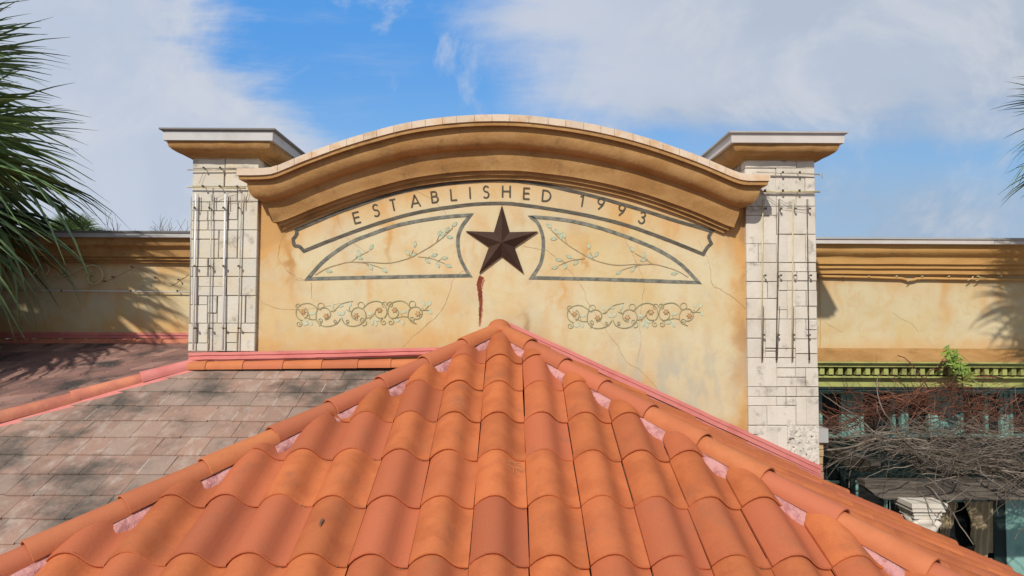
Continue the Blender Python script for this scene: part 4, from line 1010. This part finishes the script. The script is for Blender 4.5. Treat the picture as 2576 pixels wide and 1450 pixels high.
part('apex_cap', mb.me('apex_cap'), 'clay_hip', ROOF)
def mortar(dirv, side, seed):
    t = dirv.normalized(); n = 150; Lh = 3.9; vs = []
    h = Vector((dirv.x, dirv.y, 0)).normalized(); lat = Vector((-h.y, h.x, 0))*side          # toward the front face
    for i in range(n+1):
        s = Lh*i/n; c = APX+t*s
        y = c.y; wv = .098+.020*noise.noise(Vector((s*7, seed, 0)))+.010*noise.noise(Vector((s*31, seed, 4)))
        out = c+lat*wv
        zf = H-1.025+EZ/EY*(out.y-2.88)
        mid = c+lat*.070; zm = H-1.025+EZ/EY*(mid.y-2.88)
        e2 = out+lat*.006
        vs += [(c.x, c.y, c.z+.055), (mid.x, mid.y, zm+.046+.004*noise.noise(Vector((s*20, 3, seed)))), (out.x, out.y, zf+.026+.004*noise.noise(Vector((s*26, 8, seed)))), (e2.x, e2.y, zf-.012)]
    me = mesh('mortar', vs, [(i*4+k, i*4+k+1, (i+1)*4+k+1, (i+1)*4+k) for i in range(n) for k in range(3)], True)
    part('mortar_bed', me, 'mortar', ROOF)
mortar(hl, 1, 3.3); mortar(hr, -1, 8.1)
# pink flashing where the roof meets the wall
def strip(name, pts, w_, m_, par, Yf, thick=.006):
    vs = []
    for (x, z) in pts:
        vs += [(x, Yf, z-w_*.1), (x, Yf-thick, z-w_*.1), (x, Yf-thick, z+w_*.42), (x, Yf-thick*1.8, z+w_*.46), (x, Yf-thick*1.8, z+w_*.9), (x, Yf, z+w_*.9)]
    n = len(pts); me = mesh(name, vs, [(i*6+k, i*6+(k+1) % 6, (i+1)*6+(k+1) % 6, (i+1)*6+k) for i in range(n-1) for k in range(6)]+[tuple(range(6)), tuple((n-1)*6+k for k in range(5,-1,-1))])
    recalc(me); return part(name, me, m_, par)
def wob(pts, n=24, a=.003):
    out = []
    for (p, q) in zip(pts, pts[1:]):
        for i in range(n): t = i/n; out.append((p[0]+(q[0]-p[0])*t, p[1]+(q[1]-p[1])*t + a*noise.noise(Vector((p[0]+(q[0]-p[0])*t*6, 3, 1)))))
    return out+[pts[-1]]
fz = lambda px, py: (P(px, py, YP-.02).x, P(px, py, YP-.02).z)
strip('wall_flashing', wob([fz(1282,832), fz(1600,977), fz(1882,1107), fz(2066,1192)]), .066, 'pink', ROOF, YP-.008, .008)
strip('wall_flashing', wob([fz(1100,889), fz(1180,862), fz(1243,832)]), .030, 'pink', ROOF, YP-.008, .008)
# black gap line between the flashing and the right tiles
strip('wall_flashing', wob([fz(1282,846), fz(1882,1121), fz(2070,1206)]), .03, 'pink', ROOF, YP-.004, .005)

# ------------------------------------------------------------------ flat shingle roofs
SA = Vector((-2.41, 5.15, zP1(5.15))); sd_ = Vector((-.92, -.70, -.315)); 
nS = Vector((-.70, .92, 0)).normalized()        # outward (to the upper-left roof)
R1 = thing('shingle_roof', 'pinkish flat clay shingle roof left of the terracotta hip', 'roof', (-2.2, 4.2, H-1.0))
def shingle_me(w_, L, thk=.011):
    me = MB().bevbox(0, w_, 0, L, 0, thk, .002).me('shingle'); return me
EP = .187; cP = 1/sqrt(1+SL*SL); sP = SL*cP
Uv, Vv, Nv = Vector((1,0,0)), Vector((0,cP,sP)), Vector((0,-sP,cP))
nLf = Vector((-.433, 0, 1)).normalized()        # left face of the tiled roof (upward normal); keep what is above it... shingles lie below its overhang
wS = .157; sh_me = {k: MB().box(.0013, wS*k-.0013, 0, EP*1.28, 0, .013).me('shingle') for k in (.9, 1., 1.1, 1.25)}
JM = MB()
for row in range(0, 15):
    Y0 = 5.165-.9*EP*cP*0 - EP*cP*(row+1); zz = zP1(Y0)
    xv = -(abs((zz-(APX.z))/.482)+.09)            # valley abscissa with the tiled roof
    xlim = min(-.25, xv+.30); x = xlim-random.uniform(0, wS)
    left = max(-.80*Y0-.35, SA.x-(SA.y-Y0)/.70*.92-.1 if Y0 < SA.y else SA.x-.15)
    while x > left-.1:
        k = random.choice((1., 1., 1., .9, 1.1, 1.)); wd_ = wS*k; x -= wd_
        O = Vector((x, Y0, zz+.009))
        mw = frame(Uv, Vv, Nv, O) @ Matrix.Rotation(RAD(-2.6+random.uniform(-.5,.5)), 4, 'X') @ Matrix.Rotation(RAD(random.uniform(-.6,.6)), 4, 'Z') @ Matrix.Translation((0, random.uniform(-.006,.006), 0))
        place(sh_me[k], mw, [(SA+nS*.02, nS), (Vector((0,5.19,0)), Vector((0,1,0)))], 'shingle', 'shingle', R1)
        if random.random() < .16 and (O-SA).dot(nS) < -.15 and Y0 < 4.95:
            l_ = EP*random.uniform(.5, .95); q_ = [mw @ Vector(v_) for v_ in ((-.0015,.0,.0132),(.002,.0,.0132),(.0025,l_,.0132),(-.001,l_,.0132))]; JM.add(q_, [(0,1,2,3)])
part('joint_mortar', JM.me('joint_mortar'), 'pale_joint', R1)['kind'] = 'stuff'
mb = MB(); zA = lambda Y: zP1(Y)-.012
far = SA+sd_*1.9
mb.add([(-.2,5.2,zA(5.2)),(SA.x,5.2,zA(5.2)),(SA.x,SA.y,zA(SA.y)),(far.x,far.y,zA(far.y)),(far.x,2.4,zA(2.4)),(-.9,2.4,zA(2.4)),(-.2,4.5,zA(4.5))], [(0,1,2,3,4,5,6)])
part('roof_deck', mb.me('deck'), 'underlay', R1)
# upper-left darker roof, between the seam and the low wall
R2 = thing('shingle_roof', 'dark mossy shingle roof under the left low wall', 'roof', (-3.9, 5.8, H-.4))
ztopL = P(240, 859, YL).z
def seam(x):
    k = (SA.x-x)/.92; return SA.y-.70*k, SA.z-.315*k+.035
def z2(x, Y):
    ys, zs = seam(x); t = (Y-ys)/(6.59-ys); return zs+(ztopL-zs)*t
xlim0 = -5.25
EPR = [0, .30, .58, .84, 1.08, 1.30, 1.51, 1.71, 1.90, 2.1, 2.3, 2.5, 2.7]
for r_ in range(len(EPR)-1):
    Ya, Yb = 6.57-EPR[r_+1], 6.57-EPR[r_]+.05; x = SA.x+.03+.18*(6.57-Ya)+random.uniform(0,.2)
    while x > xlim0:
        wd_ = random.choice((.20,.21,.19,.22)); xa_, xb_ = x-wd_+.0018, x-.0018; x -= wd_
        if xa_ < -.80*Ya-.45: continue
        sk = -.10                                  # courses run slightly skew to the wall
        lo = .014; vs = []
        for X_, Y_, dz in ((xa_,Ya,lo),(xb_,Ya,lo),(xb_,Yb,.002),(xa_,Yb,.002)):
            xx_ = X_+(6.57-Y_)*-.18; vs.append((xx_, Y_, z2(xx_, Y_)+dz))
        vs += [(a_, b_, c_-.011) for a_, b_, c_ in vs]
        me = mesh('shingle', vs, [(0,1,2,3),(7,6,5,4),(0,4,5,1),(1,5,6,2),(2,6,7,3),(3,7,4,0)])
        place(me, Matrix.Identity(4), [(SA-nS*.01, -nS)], 'shingle', 'shingle2', R2)
vs = []; fs = []
for i in range(13):
    x = SA.x+.03+(xlim0-.05-SA.x)*i/12; ys, zs = seam(x); vs += [(x, ys, zs-.012), (x, 6.6, z2(x, 6.6)-.012)]
fs = [(2*i, 2*i+1, 2*i+3, 2*i+2) for i in range(12)]
part('roof_deck', mesh('deck', vs, fs), 'underlay', R2)
# seam: ridge of small cap tiles over a pink flashing
sb = halfbarrel(.50, .060, .053, 10, .008)
hiprow(sd_, SA+Vector((-.02,-.01,.0)), 1, 'ridge_tile', 'pink', R2, sb, .30, .020)
hiprow(sd_, SA+sd_.normalized()*.28+Vector((-.02,-.01,0)), 5, 'ridge_tile', 'clay_old', R2, sb, .455, .022)
vs = []; tt = sd_.normalized(); lat = nS
for s in (0, 2.9):
    c = SA+tt*(s-.06)
    for a_, dz in ((-.02,.035),(-.078,.010),(-.080,.004),(.02,.03)):
        q = c+lat*a_; vs.append((q.x, q.y, zP1(q.y)+dz+.006))
part('seam_flashing', recalc(mesh('seam', vs, [(0,1,5,4),(1,2,6,5),(3,0,4,7)])), 'pink', R2)
# pink flashing and row of cap tiles along the walls
fzy = lambda px, py, Y: (P(px, py, Y).x, P(px, py, Y).z)
strip('wall_flashing', wob([fzy(474,903,YP-.02), fzy(800,897,YP-.02), fzy(1120,889,YP-.02)]), .050, 'pink', R1, YP-.006, .010)
strip('wall_flashing', wob([fzy(474,909,YP-.04), fzy(800,903,YP-.04), fzy(1120,893,YP-.04)], a=.004), .020, 'pink', R1, YP-.02, .016)
strip('wall_flashing', wob([fzy(-260,847,YL-.02), fzy(478,851,YL-.02)]), .055, 'pink', R2, YL-.004, .012)
def caprow(xs_, z0, z1, Yc, r, par, name='cap_tile', m_='clay_hip'):
    n = len(xs_)-1
    for i in range(n):
        xa_, xb_ = xs_[i], xs_[i+1]; L = xb_-xa_
        z = z0+(z1-z0)*(i+.5)/n
        me = halfbarrel(L+.03, r*1.02, r*.90, 10, .008)
        fx = Matrix.Translation((xb_, Yc, z)) @ Matrix.Rotation(RAD(90), 4, 'Z') @ Matrix.Rotation(RAD(-1.2+random.uniform(-.4,.4)), 4, 'X')
        part(name, me, m_, par, fx)
xs1 = [P(x, 915, 5.13).x for x in (480,522,615,715,812,902,985,1075,1160)]
za, zb2 = P(480, 922, 5.13).z, P(1160, 914, 5.13).z
caprow(xs1, za-.012, zb2-.012, 5.135, .052, R1)
xs2 = [P(x, 853, 6.54).x for x in range(-260, 480, 67)]+[P(470,853,6.54).x]
za = P(200, 858, 6.54).z
caprow(xs2, za-.02, za-.02, 6.545, .046, R2, m_='clay_old')
# walls under the roofs so the eaves stand on something
LB = thing('lower_storey', 'rendered lower storey carrying the tiled roofs', 'building', (-1, 3.5, 0))
boxpart('storey_wall', 'block', LB, -3.5, xrR+.0, 3.0, 5.17, 0, H-2.35)
boxpart('storey_wall', 'block', LB, -5.2, LW0+.4, 5.6, 6.9, 0, H-1.0)

# ------------------------------------------------------------------ vegetation
def fan_leaf(seed, n=34, spread=230, L=.80, droop=.5, pet=.55):
    r = random.Random(seed); mb = MB()
    mb.tube([(0,0,0),(0,pet*.5,.015),(0,pet,0)], .011, 5, taper=.7)
    for i in range(n):
        a = RAD(-spread/2+spread*i/(n-1)+r.uniform(-2.5,2.5)); ll = L*(.80+.20*cos(a*.6))*r.uniform(.86,1.08)
        dx, dy_ = sin(a), cos(a); px_, py_ = cos(a), -sin(a); k = 7; wmax = .022*r.uniform(.8,1.2); dd = droop*r.uniform(.5,1.7); tw = r.uniform(-.04,.04); lift_ = .10*r.uniform(-1,1)
        vs = []
        for j in range(k+1):
            t = j/k; s = ll*t
            wv = wmax*(.25+1.6*t if t < .38 else (1-t)/.62*.86+.05) 
            z = lift_*t - dd*ll*t**2.6*.75; sx = s*(1-.22*dd*t*t)
            cx, cy = dx*sx+px_*tw*t*t, pet+dy_*sx+py_*tw*t*t
            vs += [(cx-px_*wv, cy-py_*wv, z+wv*.5), (cx, cy, z-wv*.35), (cx+px_*wv, cy+py_*wv, z+wv*.5)]
        mb.add(vs, [(3*j+q, 3*j+q+1, 3*j+q+4, 3*j+q+3) for j in range(k) for q in (0, 1)], True)
    return mb.me('frond')
FR = [fan_leaf(i, n=34+i % 5, droop=d_, spread=s_) for i, (d_, s_) in enumerate(((.25,200),(.45,230),(.7,240),(.95,220),(.35,210)))]
def palm(name, label, c, n, R_, trunk=True, seed=1, lo=-75, hi=85, group=None, az=None, tr=.16):
    r = random.Random(seed); T = thing(name, label, 'palm tree', (c[0], c[1], 0), group); c = Vector(c)
    q = [(c.x+.1*(1-t)*sin(t*3), c.y, t*c.z) for t in [i/8 for i in range(9)]]
    part('trunk', MB().tube(q, lambda t: tr*(1.25-.35*t), 14).me('trunk'), 'bark', T)
    for i in range(n):
        a = i*2.39996+r.uniform(-.2,.2)
        if az: a = r.uniform(*az)
        el = RAD(lo+(hi-lo)*((i+.5)/n)**.8)
        el += RAD(r.uniform(-6,6))
        k = R_/1.35*r.uniform(.9,1.08)
        mw = Matrix.Translation(c) @ Matrix.Rotation(a, 4, 'Z') @ Matrix.Rotation(el, 4, 'X') @ Matrix.Rotation(r.uniform(-.5,.5), 4, 'Y') @ Matrix.Scale(k, 4)
        me = r.choice(FR[2:4]+FR[1:2]) if el < .3 else r.choice(FR[:2]+FR[4:])
        o = part('frond', me, 'leaf', T, mw)
    return T
palm('fan_palm', 'large green fan palm reaching in from the left edge before the low wall', (-5.72, 5.45, H+1.12), 84, 2.34, seed=5, lo=-78, group='palms beside the roofs')
palm('fan_palm', 'fan palm at the right edge with only its dark frond tips in view', (4.85, 4.9, H+1.40), 34, 1.20, seed=9, lo=-50, group='palms beside the roofs')
for x, y, zr_, rr in ((-11.3,17.5,2.45,.85),(-11.15,18.6,2.35,.62)):
    palm('distant_palm', 'small distant palm crown showing over the left low wall' if rr > .8 else 'smallest distant palm crown, right of the other one over the left low wall', (x, y, H+zr_-.42), 26, rr, seed=int(y), lo=-20, tr=.12)
def twigtree(name, label, x, y, zt_, seed, hgt_=3.2):
    r = random.Random(seed); T = thing(name, label, 'bare tree', (x, y, 0), 'bare trees beyond the left low wall'); mb = MB()
    base = Vector((x, y, zt_-hgt_)); part('trunk', MB().tube([(x,y,0), base], .14, 8, taper=.6).me('trunk'), 'bark', T)
    def br(p, d_, L, rad, lv):
        pts = [p]; q = p.copy(); dd = d_.copy()
        for k in range(4):
            dd = (dd+Vector((r.uniform(-.25,.25), r.uniform(-.25,.25), r.uniform(-.05,.18)))).normalized(); q = q+dd*L/4; pts.append(q.copy())
        mb.tube(pts, rad, 4, cap=False, taper=.55)
        if lv > 0:
            for k in range(4): 
                s = r.choice(pts[1:]); nd = (dd+Vector((r.uniform(-1,1), r.uniform(-1,1), r.uniform(-.1,.6)))*.8).normalized(); br(s, nd, L*.66, rad*.55, lv-1)
    for k in range(7): br(base, Vector((r.uniform(-.8,.8), r.uniform(-.8,.8), 1)).normalized(), hgt_*.48, .04, 3)
    part('branch', mb.me('branch'), 'twig', T)
twigtree('bare_tree', 'leafless tree top showing above the left low wall beside the pilaster', P(385,600,20).x, 20, H+3.0, 3, 3.2)
twigtree('bare_tree', 'fainter leafless tree top above the left low wall, nearer the palms', P(335,600,22).x, 22, H+2.75, 8, 3.0)

def twigs(n, gen, rad, seg=8, wig=.95, k=3):
    mb = MB()
    for _ in range(n):
        p, d_, L = gen(); pts = [Vector(p)]; dd = Vector(d_).normalized()
        for j in range(seg):
            dd = (dd+Vector((random.uniform(-1,1), random.uniform(-1,1), random.uniform(-1,1)))*wig*.5).normalized(); pts.append(pts[-1]+dd*L/seg)
        mb.tube(pts, rad*random.uniform(.6,1.4), k, cap=False, taper=.4)
    return mb
V1 = thing('dead_vine', 'tangle of grey dead vine stems heaped on the pergola', 'vine', (5, 6, zt_))
def g1():
    t = random.random()**.8; px_ = 2150+(2720-2150)*t; Y = random.uniform(5.55, 6.40)
    top = 1088-20*t; botm = 1120+105*t
    py_ = random.uniform(top, botm)
    p = P(px_, py_, Y); return p, (random.choice((-1,1))*random.uniform(.5,1), random.uniform(-.3,.3), random.uniform(-.22,.20)), random.uniform(.3,.8)
part('twig_mass', twigs(600, g1, .0025).me('t'), 'twig', V1)['kind'] = 'stuff'
for k in range(34):
    random.seed(100+k); p, d_, L = g1(); part('stem', twigs(1, lambda: (p, d_, L*1.7), .0085, 12, .6, 5).me('stem'), 'twig', V1)
for k in range(14):
    random.seed(300+k); p = P(random.uniform(2280,2570), random.uniform(1170,1225), random.uniform(5.5,5.75))
    part('stem', twigs(1, lambda: (p, (random.choice((-1,1)), random.uniform(-.2,.2), random.uniform(-.9,-.1)), random.uniform(.3,.6)), .006, 10, .7, 5).me('stem'), 'twig', V1)
random.seed(55)
V2 = thing('climbing_vine', 'red brown climbing vine with bare stems before the courtyard windows', 'vine', (5, 6.3, zt_))
def g2():
    u = random.random()
    if u < .45:                                # arm running down to the left
        t = random.random(); px_, py_ = 2090+(2350-2090)*t, 1078-(1078-985)*t**1.1+random.gauss(0, 10); dd = (random.choice((-1,1)), random.uniform(-.2,.2), .28+random.uniform(-.15,.15))
    elif u < .85:
        px_, py_ = random.uniform(2330,2660), random.gauss(1035, 26); dd = (random.choice((-1,1))*random.uniform(.3,1), random.uniform(-.3,.3), random.uniform(-.6,.25))
    else:
        px_, py_ = random.gauss(2430,60), random.uniform(950,1030); dd = (random.choice((-1,1))*random.uniform(.3,1), random.uniform(-.2,.1), random.uniform(-.5,.15))
    return P(px_, py_, random.uniform(6.0,6.4)), dd, random.uniform(.2,.55)
part('twig_mass', twigs(520, g2, .0025).me('t'), 'redtwig', V2)['kind'] = 'stuff'
for k in range(34):
    p, d_, L = g2(); part('stem', twigs(1, lambda: (p, d_, L*1.3), .006, 12, .7, 5).me('stem'), 'redtwig', V2)
mb = MB()
for k in range(150):
    t = random.random(); c = P(2385+52*t+random.gauss(0,9), 884+75*t+random.gauss(0,8), 6.25+random.uniform(-.06,.06)); a = random.uniform(0, 2*pi); L = random.uniform(.03,.055); w_ = L*.2
    d1 = Vector((cos(a), random.uniform(-.5,.5), sin(a)*.5-.3)).normalized(); d2 = d1.cross(Vector((0,-1,.3))).normalized()
    mb.add([c-d1*L, c+d2*w_, c+d1*L, c-d2*w_], [(0,1,2,3)])
part('leaf_spray', mb.me('leaves'), 'newleaf', V2)['kind'] = 'stuff'
q = [P(x, y, 6.28) for x, y in ((2400,885),(2415,910),(2420,950),(2425,1010))]; part('stem', MB().tube(q, .006, 5).me('stem'), 'redtwig', V2)
q = [P(x, y, 6.2) for x, y in ((2258,895),(2275,900),(2292,915),(2310,935),(2340,985))]; part('stem', MB().tube(q, .005, 5).me('stem'), 'redtwig', V2)

# small things lying on the near tiles
def on_tiles(px, py):                        # point of the front roof plane seen at a pixel, raised to the tile crown
    n_ = Vector((0, -sinA, cosA)); p0 = Vector((0, 2.88, H-1.025)); d_ = P(px, py, 3.)-CAM
    q = CAM + d_*((p0-CAM).dot(n_)/d_.dot(n_)); return q
q = on_tiles(812, 1357); jx = ((q.x-.084)/S) % 1; q = q + Vector((0, -sinA, cosA))*(hgt(min(1, jx))+.016)
vs = [q+Vector((x_, y_, z_)) for x_, y_, z_ in ((0,.032,.013),(.007,.008,.010),(.004,-.02,-.002),(-.001,-.034,-.007),(-.004,-.010,.001),(-.003,.012,.010))]
solo('dry_leaf', mesh('dry_leaf', vs, [(0,1,2),(0,2,4),(2,3,4),(0,4,5)]), 'bark', 'small dark dry leaf lying on a near terracotta tile, lower left of centre', 'leaf')
T = thing('pine_needles', 'few thin dry needles lying across two terracotta tiles near the middle', 'needles', on_tiles(1305, 1180))
rr_ = random.Random(12)
for k in range(7):
    a = on_tiles(1290+rr_.uniform(0,30), 1165+rr_.uniform(0,36)); an = rr_.uniform(0, pi); L = rr_.uniform(.04, .08)
    pts = []
    for t_ in (-.5, 0, .5):
        b_ = a+Vector((cos(an)*L*t_, sin(an)*L*t_*cosA, sin(an)*L*t_*sinA)); jx = ((b_.x-.084)/S) % 1
        pts.append(b_+Vector((0, -sinA, cosA))*(hgt(min(1, jx))+.020))
    part('needle', MB().tube(pts, .0009, 4).me('needle'), 'stem', T)
